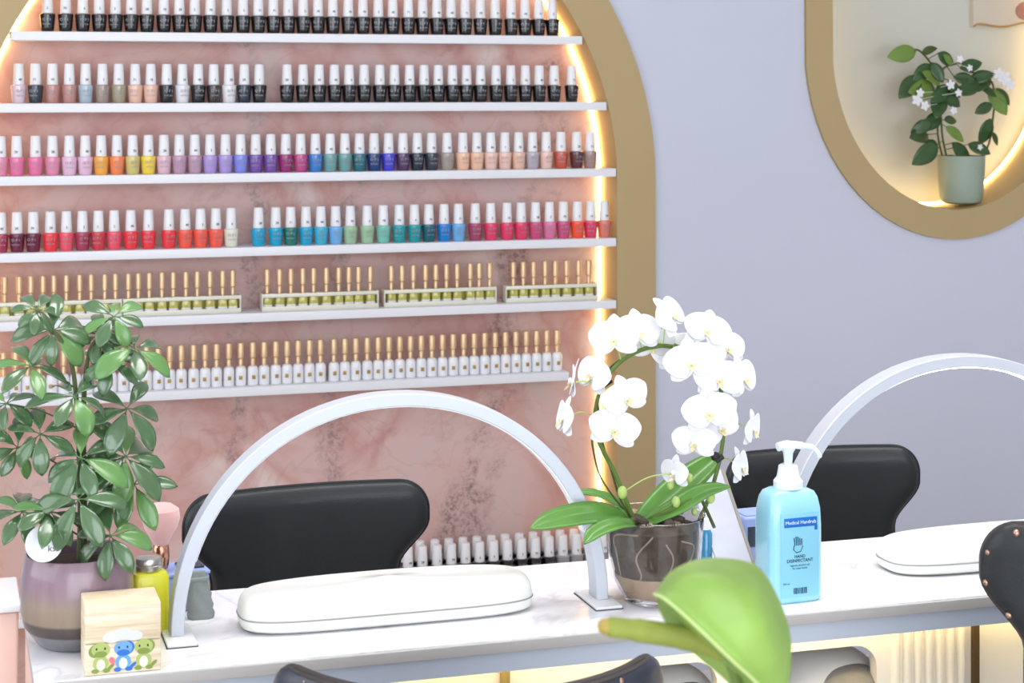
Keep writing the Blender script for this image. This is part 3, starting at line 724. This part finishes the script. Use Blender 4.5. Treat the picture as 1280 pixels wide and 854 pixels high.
# ------------------------------------------------------------------ small things left of the lamp
# wooden block box with a printed picture
pb = at(154, 838, 2.047); bw, bh, bd = .0815, .0735, .065
bx = thing('wooden_box', 'small light wood box printed with little green and blue baby dinosaurs', 'box', (pb.x, 2.047+bd/2, TZ+.0003), deg(0))
MB().box(0, 0, .017, bw, bd, .034, .0012).build('box_body', M_wood, bx); MB().box(0, 0, .0545, bw, bd, .040, .0012).build('box_lid', M_wood, bx)
C_g1 = mat('print_green', (172, 186, 110), .7); C_g2 = mat('print_dark_green', (128, 150, 70), .7); C_b1 = mat('print_blue', (110, 164, 220), .7); C_b2 = mat('print_deep_blue', (52, 112, 196), .7); C_cr = mat('print_cream', (234, 234, 214), .7); C_cl = mat('print_cloud', (214, 216, 224), .7); C_pk = mat('print_pink', (226, 120, 130), .7); C_bk = mat('print_black', (30, 36, 48), .7)
LAY = [0]
def blob(m, x, z, rx, rz, a=0):
    LAY[0] += 1; mm = MB(); y = -bd/2-.00015-.00002*LAY[0]; vs = []
    for i in range(20):
        t_ = 2*PI*i/20; u, v = math.cos(t_)*rx, math.sin(t_)*rz; vs.append((x+u*math.cos(a)-v*math.sin(a), y, z+u*math.sin(a)+v*math.cos(a)))
    vs2 = [(a_, -bd/2, c_) for a_, b_, c_ in vs]
    mm.add(vs+vs2, [tuple(range(20))]+[(i, (i+1) % 20, 20+(i+1) % 20, 20+i) for i in range(20)]); return mm.build('printed_shape', m, bx, smooth=False)
for x, z, r in ((-.012, .040, .010), (0, .043, .010), (.012, .040, .009)): blob(C_cl, x, z, r, r*.6)
for cx_, ca, cb in ((-.024, C_g1, C_g2), (.0, C_b1, C_b2), (.022, C_g1, C_g2)):
    blob(cb, cx_+(-.004 if cx_ < 0 else .003), .027, .0095, .0075, .4); blob(ca, cx_, .0125, .0085, .0085); blob(C_cr, cx_, .011, .0045, .006); blob(ca, cx_, .0275, .0100, .0080); blob(cb, cx_, .0225, .0070, .0035); blob(cb, cx_-.006, .0045, .004, .0025); blob(cb, cx_+.006, .0045, .004, .0025)
    blob(cb, cx_+.0105, .008, .005, .0018, .7)
    for s in (-1, 1): blob(C_bk, cx_+s*.0045, .0285, .0010, .0014)
blob(C_pk, -.012, .015, .003, .004, .5)
# yellow bottle with a silver lid
q = on(183, 797, TZ); Yy = 2.195
yb_ = thing('yellow_bottle', 'squat yellow bottle with ribbed silver lid behind the wooden box', 'bottle', (atx(186, Yy), Yy, TZ+.0003), deg(10))
MB().lathe([(.0001, 0), (.019, 0), (.0215, .003), (.0215, .066), (.019, .071), (.014, .073), (.0001, .073)], 32, sq=(5, 1, .85)).build('body', M_yellow, yb_)
MB().lathe([(.0001, .073), (.0150, .073), (.0160, .075), (.0160, .079), (.0152, .080), (.0160, .081), (.0160, .085), (.0150, .0875), (.010, .090), (.0001, .0905)], 28).build('lid', M_silver, yb_)
# lilac tray box with a grey pouch and a dust brush
lx = thing('lilac_box', 'lilac blue desk box standing behind the left foot of the arch lamp', 'box', (atx(207, 2.29), 2.29, TZ+.0003), deg(8))
MB().box(0, 0, .0215, .096, .055, .043, .003).build('box_body', M_lilac, lx); MB().box(0, 0, .0455, .098, .057, .005, .002).build('box_lid', M_lilac, lx)
MB().box(.03, .0, .0495, .03, .03, .003, .001).build('dark_insert', M_lilac_d, lx)
px_ = atx(250, 2.275); gp = thing('grey_pouch', 'folded grey green pouch leaning beside the lilac box', 'pouch', (atx(252, 2.235), 2.235, TZ+.0003), deg(12))
rows = []
for j in range(13):
    z = .056*j/12; rr = [(.017, .014), (.0165, .013)][0]; w = .0165-.006*(j/12)**2+.0012*math.sin(j*2.4); dd = .011-.007*(j/12); xoff = -.006*(j/12)
    rows.append([Vector((xoff+w*math.cos(a)*(1+.05*math.sin(5*a)), dd*math.sin(a)*(1+.10*math.sin(4*a+j)), z)) for a in [2*PI*k/24 for k in range(25)]])
m = MB(); m.grid(rows); m.add(rows[0][:-1], [tuple(range(24))]); m.add(rows[-1][:-1], [tuple(range(24))]); m.build('pouch_body', M_greyrub, gp)
MB().box(-.005, 0, .047, .025, .0125, .006, .002).build('fold_band', M_greyrub, gp)
br = thing('dust_brush', 'pink dust brush upright on a rose gold handle', 'brush', (atx(201, 2.28), 2.28, TZ+.0003+.0480+.0035))
MB().lathe([(.0001, 0), (.0085, 0), (.0095, .003), (.0105, .014), (.0098, .026), (.0085, .029), (.0001, .0292)], 28).build('handle', M_copper, br)
MB().lathe([(.008, .028), (.012, .036), (.020, .050), (.0235, .062), (.022, .072), (.014, .078), (.0001, .080)], 28).build('bristles', M_bristle, br)
# little container on the pink cabinet
sc_ = thing('small_container', 'little white and black container on the pink cabinet at left', 'container', (.0525, 2.40, .7508))
MB().box(0, 0, .0115, .0125, .012, .023, .0015).build('black_base', M_blackp, sc_); MB().box(0, 0, .036, .0125, .011, .026, .0015).build('white_top', M_pump, sc_)

# ------------------------------------------------------------------ orchid
OY = 2.145; OX = atx(818, OY)
t = thing('orchid', 'white moth orchid trained in a hoop in a clear glass pot', 'potted plant', (OX, OY, TZ+.0003)); O = Vector((OX, OY, TZ))
MB().lathe([(.0001, 0), (.034, 0), (.040, .004), (.054, .030), (.0585, .058), (.0605, .085), (.0625, .106), (.0635, .107), (.0622, .108), (.0606, .106), (.0585, .085), (.0565, .058), (.052, .032), (.038, .008), (.0001, .006)], 40).build('glass_pot', M_glass, t)
MB().lathe([(.0001, .008), (.036, .009), (.049, .030), (.0505, .036), (.0001, .036)], 32).build('pale_filling', M_sand, t)
m = MB(); m.lathe([(.0001, .037), (.049, .0365), (.054, .058), (.0560, .082), (.0555, .092), (.040, .097), (.0001, .099)], 32); m.build('bark_filling', M_bark, t)
for k in range(26):
    a = random.uniform(0, 6.28); r_ = random.uniform(.012, .042); mm = MB(); mm.box(r_*math.cos(a), r_*math.sin(a), .100+random.uniform(-.002, .006), random.uniform(.010, .02), random.uniform(.006, .012), .006, .0015, Matrix.Rotation(random.uniform(0, 3), 4, 'Z') @ Matrix.Rotation(random.uniform(-.5, .5), 4, 'X')); mm.build('bark_chip', M_bark if k % 3 else M_sand, t)
M_root = mat('grey_orchid_root', (150, 138, 118), .6, var=.3, vscale=50)
def inpot(px, py):
    v = lp(px, py, OY-.05); z = v.z; r_ = .0545+(.003 if z > .07 else 0)-(max(0, .055-z))*.30; x = max(-r_*.98, min(r_*.98, v.x)); return Vector((x, -math.sqrt(r_*r_-x*x), z))
for pts in ([(800, 672), (775, 680), (770, 705), (782, 735)], [(850, 676), (868, 684), (862, 705), (850, 725)], [(815, 672), (800, 700), (806, 725), (800, 745)], [(830, 680), (840, 700), (832, 730)]):
    MB().tube(catmull([inpot(x, y) for x, y in pts], 6), .0011, 8).build('aerial_root', M_root, t)
def L3(px, py, dy=0): return lp(px, py, OY, dy)
LV = [([(792, 652, 0), (750, 643, -.02), (700, 650, -.035), (663, 661, -.05)], .036), ([(792, 650, .0), (770, 628, .01), (740, 616, .015), (708, 617, .02)], .013),
      ([(800, 655, 0), (838, 620, .01), (872, 592, .02), (903, 566, .03)], .040), ([(805, 655, -.01), (845, 635, -.02), (880, 615, -.02), (913, 608, -.03)], .026), ([(795, 655, -.02), (770, 655, -.04), (745, 665, -.05), (730, 680, -.06)], .022)]
for pts, w in LV:
    c = catmull([L3(*p_) for p_ in pts], 6); n = len(c); rows = []
    for i, p_ in enumerate(c):
        tg_ = (c[min(i+1, n-1)]-c[max(i-1, 0)]).normalized(); up = Vector((0, -.55, .85)); side = tg_.cross(up).normalized(); up = side.cross(tg_); ti = i/(n-1)
        ww = w/2*max(.05, (math.sin(PI*min(1, ti*.86+.12))**.6)*(1 if ti < .8 else math.sqrt(max(0, 1-((ti-.8)/.2)**2))*1))
        rows.append([p_+side*ww*q_+up*abs(q_)*ww*.28 for q_ in (-1, -.6, -.25, 0, .25, .6, 1)])
    m = MB(); m.grid(rows); m.build('leaf', M_orleaf, t, mods=[('SOLIDIFY', dict(thickness=.0016))])
hoopL = [(797, 660, 0), (782, 625, -.01), (768, 590, -.015), (750, 556, -.02), (744, 525, -.02), (750, 490, -.02), (768, 460, -.015), (792, 442, -.01), (820, 433, -.005), (843, 434, 0)]
hoopR = [(868, 668, .015), (884, 628, .015), (896, 590, .012), (903, 555, .012), (905, 515, .012), (898, 478, .01), (880, 450, .005), (843, 432, 0)]
for pts, r_ in ((hoopL, .0028), (hoopR, .0028)):
    MB().tube(catmull([L3(*p_) for p_ in pts], 8), r_, 8).build('flower_stem', M_orstem, t)
MB().tube(catmull([L3(x-6*math.sin(i*1.3), y+1, d+.006) for i, (x, y, d) in enumerate(hoopL)], 8), .0014, 6).build('support_wire', M_stem, t)
MB().tube(catmull([L3(x, y, d) for x, y, d in [(790, 650, .01), (762, 615, .0), (748, 590, 0), (741, 560, -.02), (740, 545, -.02)]], 8), .0012, 6).build('support_wire', M_stem, t)
MB().tube([L3(875, 620, .0), L3(893, 660, -.03)], .0022, 8).build('plant_stake', M_stem, t)
for x, y, d in ((757, 477, -.02), (749, 543, -.024), (897, 572, .006)):
    m = MB(); m.sphere(L3(x-3, y-1, d), .006, .005, .006); m.tube([L3(x-2, y, d)+Vector((-.0, 0, -.005)), L3(x+3, y+3, d)+Vector((.004, 0, .004))], .0035, 8); m.build('plant_clip', M_clip, t)
for x, y, s_ in ((845, 628, 1), (888, 622, 1.1), (838, 606, .9), (868, 640, .7), (862, 598, .8), (778, 616, 1.1)):
    MB().sphere(L3(x, y, -.02), .0055*s_, .0055*s_, .0075*s_, 12, 8).build('bud', M_bud, t)
for pts in ([(800, 655, 0), (835, 640, -.02), (862, 625, -.02), (888, 622, -.02)], [(800, 655, 0), (825, 640, -.02), (845, 628, -.02)]):
    MB().tube(catmull([L3(*p_) for p_ in pts], 6), .0015, 6).build('side_shoot', M_orstem, t)
def petal_mb(m, c, d, nrm, L, W, cup=.2, round_=.75):
    d = d.normalized(); side = d.cross(nrm).normalized(); rows = []
    for i in range(9):
        ti = i/8; w = W/2*max(.06, math.sin(PI*min(1, (ti**round_)*.93+.05))**.55)
        if ti > .88: w *= math.sqrt(max(.02, 1-((ti-.88)/.13)**2))
        rows.append([c+d*L*ti+side*w*q_+nrm*(-cup*L*(ti*ti)*.6+cup*W*.35*q_*q_*math.sin(PI*ti)+.0012) for q_ in (-1, -.7, -.35, 0, .35, .7, 1)])
    m.grid(rows)
def flower(c, face, roll, s_, parent):
    face = face.normalized(); e2 = (Vector((0, 0, 1))-face*face.z).normalized(); e1 = e2.cross(face)
    R_ = Matrix.Rotation(roll, 3, face); e1, e2 = R_ @ e1, R_ @ e2
    m = MB()
    for a in (90, 210, 330): petal_mb(m, c-face*.001, e1*math.cos(deg(a))+e2*math.sin(deg(a)), face, .031*s_, .022*s_, .18, .8)
    for a in (14, 166): petal_mb(m, c+face*.0012, e1*math.cos(deg(a))+e2*math.sin(deg(a)), face, .034*s_, .040*s_, .12, .62)
    f = m.build('flower', M_petal, parent, mods=[('SOLIDIFY', dict(thickness=.0006)), ('SUBSURF', dict(levels=1, render_levels=1))])
    l = MB(); l.sphere(c+face*.004+e2*.001, .0032*s_, .0032*s_, .0042*s_, 10, 6); l.build('column', M_petal, f)
    l = MB()
    for s2 in (-1, 1): l.leaf(c+face*.003-e2*.003, face*.7+e1*s2*.75-e2*.1, face, .007*s_, .005*s_, 4, .3, .3)
    l.leaf(c+face*.004-e2*.004, face*.45-e2*1, face, .010*s_, .006*s_, 5, .5, -.6); l.build('lip', M_lip, f, mods=[('SOLIDIFY', dict(thickness=.0008))])
    return f
cam_dir = Vector((-SN, -CS, .12))
FL = [(768, 424, -.3, .1, -.035, 1.0, .1), (742, 470, -.9, .2, -.02, .95, -.2), (717, 478, -1.6, .0, -.03, .95, .2), (706, 524, -1.3, .05, -.02, .95, 0), (782, 498, .35, .0, -.045, .95, .3), (768, 537, .15, .1, -.045, 1.0, -.2), (797, 416, .4, .2, -.01, 1.0, 0),
      (838, 396, .9, .5, -.015, 1.0, .4), (884, 414, .2, .3, -.02, .95, -.3), (864, 454, -.1, .1, -.045, 1.05, .2), (899, 474, .1, .1, -.045, 1.0, 0), (928, 474, .9, .1, -.01, 1.0, .1), (887, 516, -.15, .05, -.055, 1.05, .15), (940, 537, 1.1, -.2, -.01, .85, .1),
      (868, 553, -.4, -.1, -.04, .9, 0), (899, 535, .3, -.1, -.03, .9, .5), (844, 592, -.9, -.1, -.03, .75, 0), (925, 584, 1.1, .0, -.01, .85, .1), (815, 430, .1, -.3, .02, .9, 0), (908, 436, .5, .3, .015, .9, 0), (845, 440, -.2, .1, .012, .95, .3)]
HP = catmull([L3(*p_) for p_ in hoopL], 8)+catmull([L3(*p_) for p_ in hoopR], 8)
for fx, fy, yaw, pit, dy, s_, roll in FL:
    c = L3(fx, fy, dy); face = Matrix.Rotation(yaw, 3, 'Z') @ cam_dir; face.z += pit
    flower(c, face, roll, s_, t)
    nb = min(HP, key=lambda q_: (q_-c).length); b_ = c-face.normalized()*.002
    MB().tube(catmull([nb, (nb+b_)/2+Vector((0, .004, .006)), b_], 4), .0009, 5).build('flower_stalk', M_bud, t)

# ------------------------------------------------------------------ framed sign leaning behind the orchid
fb = thing('framed_card', 'white framed card with metal edge leaning behind the orchid pot', 'sign', (0, 0, 0))
a_ = at(945, 706, 2.21); b_ = at(897, 706, 2.21); up_ = at(900, 588, 2.30)-a_; rt = Vector((a_.x-b_.x, 0, 0))*1.0
fb.location = (a_.x, a_.y, TZ+.0003); Oa = Vector((0, 0, .001))
up_ = Vector((at(901, 588, 2.29).x-a_.x, .08, at(901, 588, 2.29).z-TZ)); wv = Vector((-.050, -.006, 0)); nv = up_.cross(wv).normalized()
if nv.y > 0: nv = -nv
def slab(m, o_, a, b, th): vs = [o_, o_+a, o_+a+b, o_+b]; m.add(vs+[v-nv*th for v in vs], [(0, 1, 2, 3), (7, 6, 5, 4), (0, 4, 5, 1), (1, 5, 6, 2), (2, 6, 7, 3), (3, 7, 4, 0)])
m = MB(); slab(m, Oa, up_, wv, .003); M_card = mat('white_card', (198, 199, 210), .3, var=.08, vscale=40); m.build('card', M_card, fb, smooth=False)
m = MB(); slab(m, Oa+nv*.001, up_, -wv.normalized()*.0045, .006); m.build('metal_edge', mat('champagne_metal', (176, 170, 160), .3, metal=.7), fb, smooth=False)
m = MB(); slab(m, Oa-wv.normalized()*.0, Vector((0, .05, 0)), wv*.6, .002)
m = MB().tube([Oa+up_*.6-nv*.004+wv*.5, Vector((up_.x*.6-.02, .11, .002))], .002, 6); m.build('rear_strut', M_chrome, fb)

# ------------------------------------------------------------------ sanitiser bottle
SYc = 2.104; SX = at(994, 700, SYc-.02).x
sb = thing('sanitiser_bottle', 'pale cyan hand sanitiser bottle with white pump on the table', 'bottle', (SX, SYc, TZ+.0003), deg(3))
W2, D2, H2 = .0375, .026, .139
m = MB(); rows = []
prof = [(0, .90, .90), (.003, .97, .97), (.010, 1, 1), (.095, .99, 1), (.115, .965, .97), (.128, .90, .86), (.135, .80, .74), (.1385, .60, .58), (.1395, .30, .40)]
for z, fx, fd in prof:
    ring_ = []
    for k in range(49):
        a = 2*PI*k/48; c, s = math.cos(a), math.sin(a); ring_.append(Vector((math.copysign(abs(c)**.36, c)*W2*fx, math.copysign(abs(s)**.36, s)*D2*fd, z)))
    rows.append(ring_)
m.grid(rows); m.add(rows[0][:-1], [tuple(range(48))]); m.add(rows[-1][:-1], [tuple(range(48))]); m.build('bottle_body', M_cyan, sb)
MB().box(0.002, -D2-.0001, .060, .053, .0006, .105, .0002).build('label', M_cyanlab, sb)
yl = -D2-.0006
lb_ = MB().box(.003, yl, .1005, .046, .0006, .0115, .0001).build('blue_band', M_blue, sb)
text_obj('band_lettering', text_mesh('Medical Handrub', .0062, .0001), mat('white_ink', (230, 240, 250), .5), lb_, (.003, yl-.0005, .0985))
MB().box(.0245, yl, .0925, .004, .0006, .006, .0002).build('corner_mark', M_blue, sb)
m = MB()
for k in range(5): m.tube([(-.005+k*.0024, yl, .072), (-.0062+k*.0026, yl, .0815+.0015*math.sin(k*1.2))], .0007, 5)
m.tube([(-.006, yl, .072), (-.007, yl, .067), (-.003, yl, .063), (.003, yl, .064), (.006, yl, .071)], .0006, 5); m.build('hand_drawing', M_navy, sb)
text_obj('lettering', text_mesh('HAND', .0052, .0001, .0001), M_navy, sb, (.002, yl, .0565))
text_obj('lettering', text_mesh('DISINFECTANT', .0054, .0001, .0001), M_navy, sb, (.002, yl, .0512))
text_obj('lettering', text_mesh('hygienic alcohol rub', .0034, .0001), M_navy, sb, (.002, yl, .0462))
text_obj('lettering', text_mesh('for clean hands', .0034, .0001), M_navy, sb, (.002, yl, .0425))
text_obj('lettering', text_mesh('500 ml', .0034, .0001), M_navy, sb, (-.017, yl, .024))
m = MB(); x = -.006
while x < .012:
    w_ = random.choice((.0005, .0009, .0013)); m.box(x, yl, .0155, w_, .0004, .0075); x += w_+random.choice((.0006, .001))
m.build('barcode', M_navy, sb)
MB().lathe([(.0001, .1385), (.0185, .1385), (.0185, .147), (.0145, .152), (.0120, .166), (.0085, .168), (.0001, .168)], 28).build('pump_collar', M_pump, sb)
MB().lathe([(.0001, .167), (.0050, .167), (.0062, .182), (.0095, .188), (.0105, .1895), (.0001, .19)], 20).build('pump_stem', M_pump, sb)
MB().tube(catmull([(-.015, 0, .190), (0, 0, .192), (.018, -.002, .190), (.033, -.003, .1870), (.0415, -.004, .178), (.0425, -.004, .174)], 5), [.0055]*6+[.0048]*5+[.0036]*5+[.0028]*10, 10).build('pump_spout', M_pump, sb)
# lilac machine behind
lm = thing('lilac_machine', 'lilac blue machine with dark panel between framed card and sanitiser', 'machine', (atx(950, 2.30), 2.305, TZ+.0003), deg(4))
MB().box(0, 0, .030, .068, .05, .060, .004).build('case', M_lilac, lm); MB().box(0, 0, .0605, .06, .04, .003, .001).build('top_plate', M_lilac, lm); MB().box(-.024, -.0253, .034, .012, .001, .026, .0003).build('dark_panel', M_lilac_d, lm)
MB().box(.002, -.0253, .020, .062, .0008, .0006).build('seam', M_lilac_d, lm)
bt = thing('small_blue_bottle', 'small teal blue bottle just right of the orchid pot', 'bottle', (atx(882, 2.235), 2.235, TZ+.0003))
M_teal = mat('teal_glass', (52, 128, 168), .2, coat=.5)
MB().lathe([(.0001, 0), (.0085, 0), (.009, .001), (.009, .055), (.006, .060), (.0001, .0605)], 20).build('bottle_body', M_teal, bt); MB().lathe([(.0001, .060), (.0062, .060), (.0058, .074), (.0001, .0745)], 16).build('cap', M_cap, bt)

# ------------------------------------------------------------------ wall niche things
QY = 4.125; q = at(1201.5, 265, QY)
t = thing('jasmine_plant', 'jasmine with white flowers in a sage pot in the oval niche', 'potted plant', (q.x, QY, 0)); O = Vector((q.x, QY, 0))
zb = NZ-.4045*math.sqrt(1-((abs(q.x-NX)+.02)/.3436)**2)+.0008; t.location.z = zb; O.z = zb
MB().lathe([(.0001, 0), (.040, 0), (.049, .004), (.0540, .016), (.0575, .060), (.0600, .118), (.0605, .1215), (.0585, .1215), (.0560, .10), (.0001, .098)], 36).build('pot', M_sage, t)
MB().lathe([(.056, .104), (.0001, .108)], 24).build('soil', M_soil, t)
def N3(px, py, dy=0): return at(px, py, QY+dy)-O
vl = [[(1185, 205, 0), (1178, 170, -.01), (1176, 140, -.015), (1172, 110, -.01), (1180, 85, 0), (1205, 78, 0)], [(1222, 206, 0), (1236, 180, 0), (1241, 150, 0), (1243, 120, 0), (1236, 98, 0), (1205, 88, 0)], [(1176, 130, 0), (1172, 100, 0), (1164, 80, 0), (1150, 64, 0), (1140, 62, 0)], [(1180, 205, .01), (1172, 160, 0), (1185, 120, 0), (1210, 105, 0), (1236, 100, 0)]]
NP = []
m = MB()
for v in vl:
    c = catmull([N3(x, y, d*1.0) for x, y, d in v], 6); c[0].z -= .012; NP += c; m.tube(c, .0026, 7)
m.build('vine', M_stem, t)
lf = [(1145, 64, 1115, 70), (1152, 66, 1168, 60), (1172, 66, 1192, 80), (1163, 80, 1145, 100), (1150, 95, 1128, 118), (1165, 78, 1178, 100), (1168, 110, 1143, 114), (1176, 118, 1172, 142), (1180, 118, 1200, 132), (1176, 142, 1158, 160), (1165, 152, 1142, 164), (1160, 168, 1143, 170),
      (1182, 158, 1204, 174), (1172, 180, 1146, 203), (1172, 188, 1160, 178), (1192, 96, 1218, 100), (1212, 100, 1240, 92), (1225, 108, 1245, 118), (1236, 112, 1258, 140), (1245, 110, 1262, 128), (1238, 148, 1228, 178), (1190, 178, 1214, 204), (1182, 195, 1208, 214), (1210, 180, 1236, 190),
      (1190, 82, 1182, 68), (1200, 86, 1226, 78), (1180, 150, 1196, 150), (1235, 92, 1222, 110), (1186, 100, 1200, 118), (1240, 130, 1222, 140), (1175, 105, 1158, 90), (1222, 100, 1205, 115), (1240, 165, 1248, 180), (1188, 108, 1168, 125)]
for k, (x0, y0, x1, y1) in enumerate(lf):
    a = N3(x0, y0, random.uniform(-.03, .0)); b = N3(x1, y1, random.uniform(-.05, -.01)); d = b-a; L = d.length*1.12
    nrm = Vector((random.uniform(-.3, .3), -1, random.uniform(.1, .6)))
    mm = MB(); nb = min(NP, key=lambda q_: (q_-a).length); mm.tube([nb, a+d.normalized()*.002], .0012, 5); mm.leaf(a, d, nrm, L, L*.55, 8, .15, .25, .45); mm.build('leaf', M_dleaf if k % 6 != 0 else M_dleaf2, t, mods=[('SOLIDIFY', dict(thickness=.0006))])
for x, y, s_ in ((1146, 125, 1.2), (1156, 132, 1), (1150, 116, .9), (1188, 106, 1), (1198, 116, .8), (1255, 98, 1.5), (1262, 106, 1.2), (1248, 92, 1.2), (1200, 74, .8), (1192, 138, .8), (1225, 184, .6), (1212, 85, .7)):
    c = N3(x, y, -.055); mm = MB(); mm.sphere(c, .003*s_, .003*s_, .003*s_, 8, 6)
    for k in range(5):
        a = 2*PI*k/5+x; d = Vector((math.cos(a), -.4, math.sin(a))); mm.leaf(c, d, (0, -1, 0), .014*s_, .009*s_, 5, .2, .5)
    nb = min(NP, key=lambda q_: (q_-c).length); mm.tube([nb, c], .0008, 4); mm.build('flower', M_petal, t, mods=[('SOLIDIFY', dict(thickness=.0006))])
# canvas on the niche wall
YN = YW+.18
a = at(1217, 33, YN-.02); t = thing('canvas_picture', 'cream canvas picture with dusty rose shape hanging in the niche', 'picture', (a.x+.16, YN-.001, a.z+.20))
m = MB(); n = 24; fr = []
for i in range(n+1):
    x = -.16+.32*i/n; fr.append((x, -.20+.006*math.sin(i*.55+1.2)*(0 < i < n)+.006*min(1, i/6)))
lo = [Vector((x, -.018, z)) for x, z in fr]; hi = [Vector((x, -.018, .20)) for x, z in fr]
lo2 = [v+Vector((0, .018, 0)) for v in lo]; hi2 = [v+Vector((0, .018, 0)) for v in hi]
m.grid([lo2, lo, hi, hi2]); m.grid([hi2, lo2]); m.add([lo[0], lo2[0], hi2[0], hi[0]], [(0, 1, 2, 3)]); m.add([lo[-1], lo2[-1], hi2[-1], hi[-1]], [(0, 1, 2, 3)]); m.build('canvas', M_canvas, t)
MB().tube([v+Vector((0, -.0005, 0)) for v in lo], .0028, 6).build('gold_edge', M_goldedge, t)
c = at(1285, 14, YN-.02)-t.location
MB().sphere((c.x, -.0185, c.z), .038, .003, .026, 20, 8).build('rose_shape', M_blush, t)

# ------------------------------------------------------------------ foreground anthurium
zc0 = 1.20
stand = thing('anthurium', 'blurred lime green anthurium bloom with olive spadix in the foreground', 'plant')
S0 = atd(905, 852, zc0+.02); stand.location = (S0.x, S0.y, 0); O = Vector((S0.x, S0.y, 0))
def A3(px, py, dz=0): return atd(px, py, zc0+dz)-O
MB().lathe([(.0001, 0), (.10, 0), (.11, .01), (.14, .40), (.145, .55), (.135, .55), (.13, .50), (.0001, .49)], 36).build('tall_planter', M_sage, stand)
MB().lathe([(.128, .50), (.0001, .51)], 24).build('soil', M_soil, stand)
Tc = [(822, 735, .015), (838, 714, .02), (872, 698, .03), (915, 697, .035), (950, 708, .035), (974, 745, .03), (989, 790, .02), (990, 830, .01), (984, 872, .0)]
Mc = [(820, 740, .002), (838, 726, -.008), (868, 716, -.015), (905, 722, -.020), (935, 742, -.022), (955, 775, -.022), (970, 812, -.02), (975, 842, -.012), (978, 872, -.005)]
Bc = [(820, 742, -.004), (835, 738, -.016), (858, 744, -.024), (885, 764, -.030), (910, 788, -.032), (930, 812, -.032), (948, 836, -.028), (962, 856, -.02), (972, 876, -.012)]
Fc = [(818, 743, -.008), (830, 748, -.020), (850, 764, -.028), (872, 784, -.034), (895, 806, -.036), (918, 828, -.034), (938, 846, -.030), (955, 864, -.022), (966, 880, -.016)]
Gc = [(819, 746, .004), (829, 758, .002), (846, 775, .000), (867, 794, -.002), (889, 813, -.003), (910, 833, -.003), (930, 851, -.002), (947, 868, .0), (962, 884, .004)]
Lc = [(820, 748, .010), (826, 770, .018), (840, 792, .022), (858, 810, .024), (878, 828, .024), (898, 844, .022), (915, 860, .02), (930, 874, .018), (945, 888, .014)]
cols = [catmull([A3(*p_) for p_ in cc], 4) for cc in (Tc, Mc, Bc, Fc, Gc, Lc)]
rows = [catmull([cl[i] for cl in cols], 4) for i in range(len(cols[0]))]
m = MB(); m.grid(rows); m.build('spathe', M_spathe, stand, mods=[('SOLIDIFY', dict(thickness=.0015)), ('SUBSURF', dict(levels=1, render_levels=1))])
MB().tube([r_[12]+(r_[12]-O).normalized()*0 for r_ in rows], .0012, 8).build('pale_fold_edge', mat('pale_spathe_edge', (186, 204, 132), .5), stand)
sp_ = catmull([A3(905, 812, .0), A3(870, 800, -.004), (A3(830, 793, -.008)), A3(790, 787, -.012), A3(764, 784, -.014), A3(754, 783, -.0145)], 5)
MB().tube(sp_, [.0082]*8+[.0075]*7+[.0066]*6+[.0060, .0055, .0045, .0030, .001], 14).build('spadix', M_spadix, stand)
MB().sphere(sp_[-3], .0058, .0058, .0052, 12, 8).build('spadix_tip', mat('ochre_tip', (160, 140, 66), .6, var=.2, vscale=80), stand)
MB().tube(catmull([A3(905, 812, .0), A3(920, 850, .0), A3(925, 900, .02), Vector((.01, .01, .75)), Vector((0, 0, .50))], 8), .0035, 8).build('flower_stalk', M_orstem, stand)
for k in range(5):
    a = 1.2*k+.4; d = Vector((math.cos(a), math.sin(a), .5)).normalized(); b0 = Vector((0, 0, .50)); tip = b0+Vector((math.cos(a)*.07, math.sin(a)*.07, .16))
    MB().tube(catmull([b0, b0+Vector((math.cos(a)*.03, math.sin(a)*.03, .09)), tip], 5), .0025, 6).build('leaf_stalk', M_orstem, stand)
    mm = MB(); mm.leaf(tip, Vector((math.cos(a), math.sin(a), -.1)), (0, 0, 1), .12, .08, 8, .15, .8, .4); mm.build('leaf', M_dleaf, stand, mods=[('SOLIDIFY', dict(thickness=.001))])
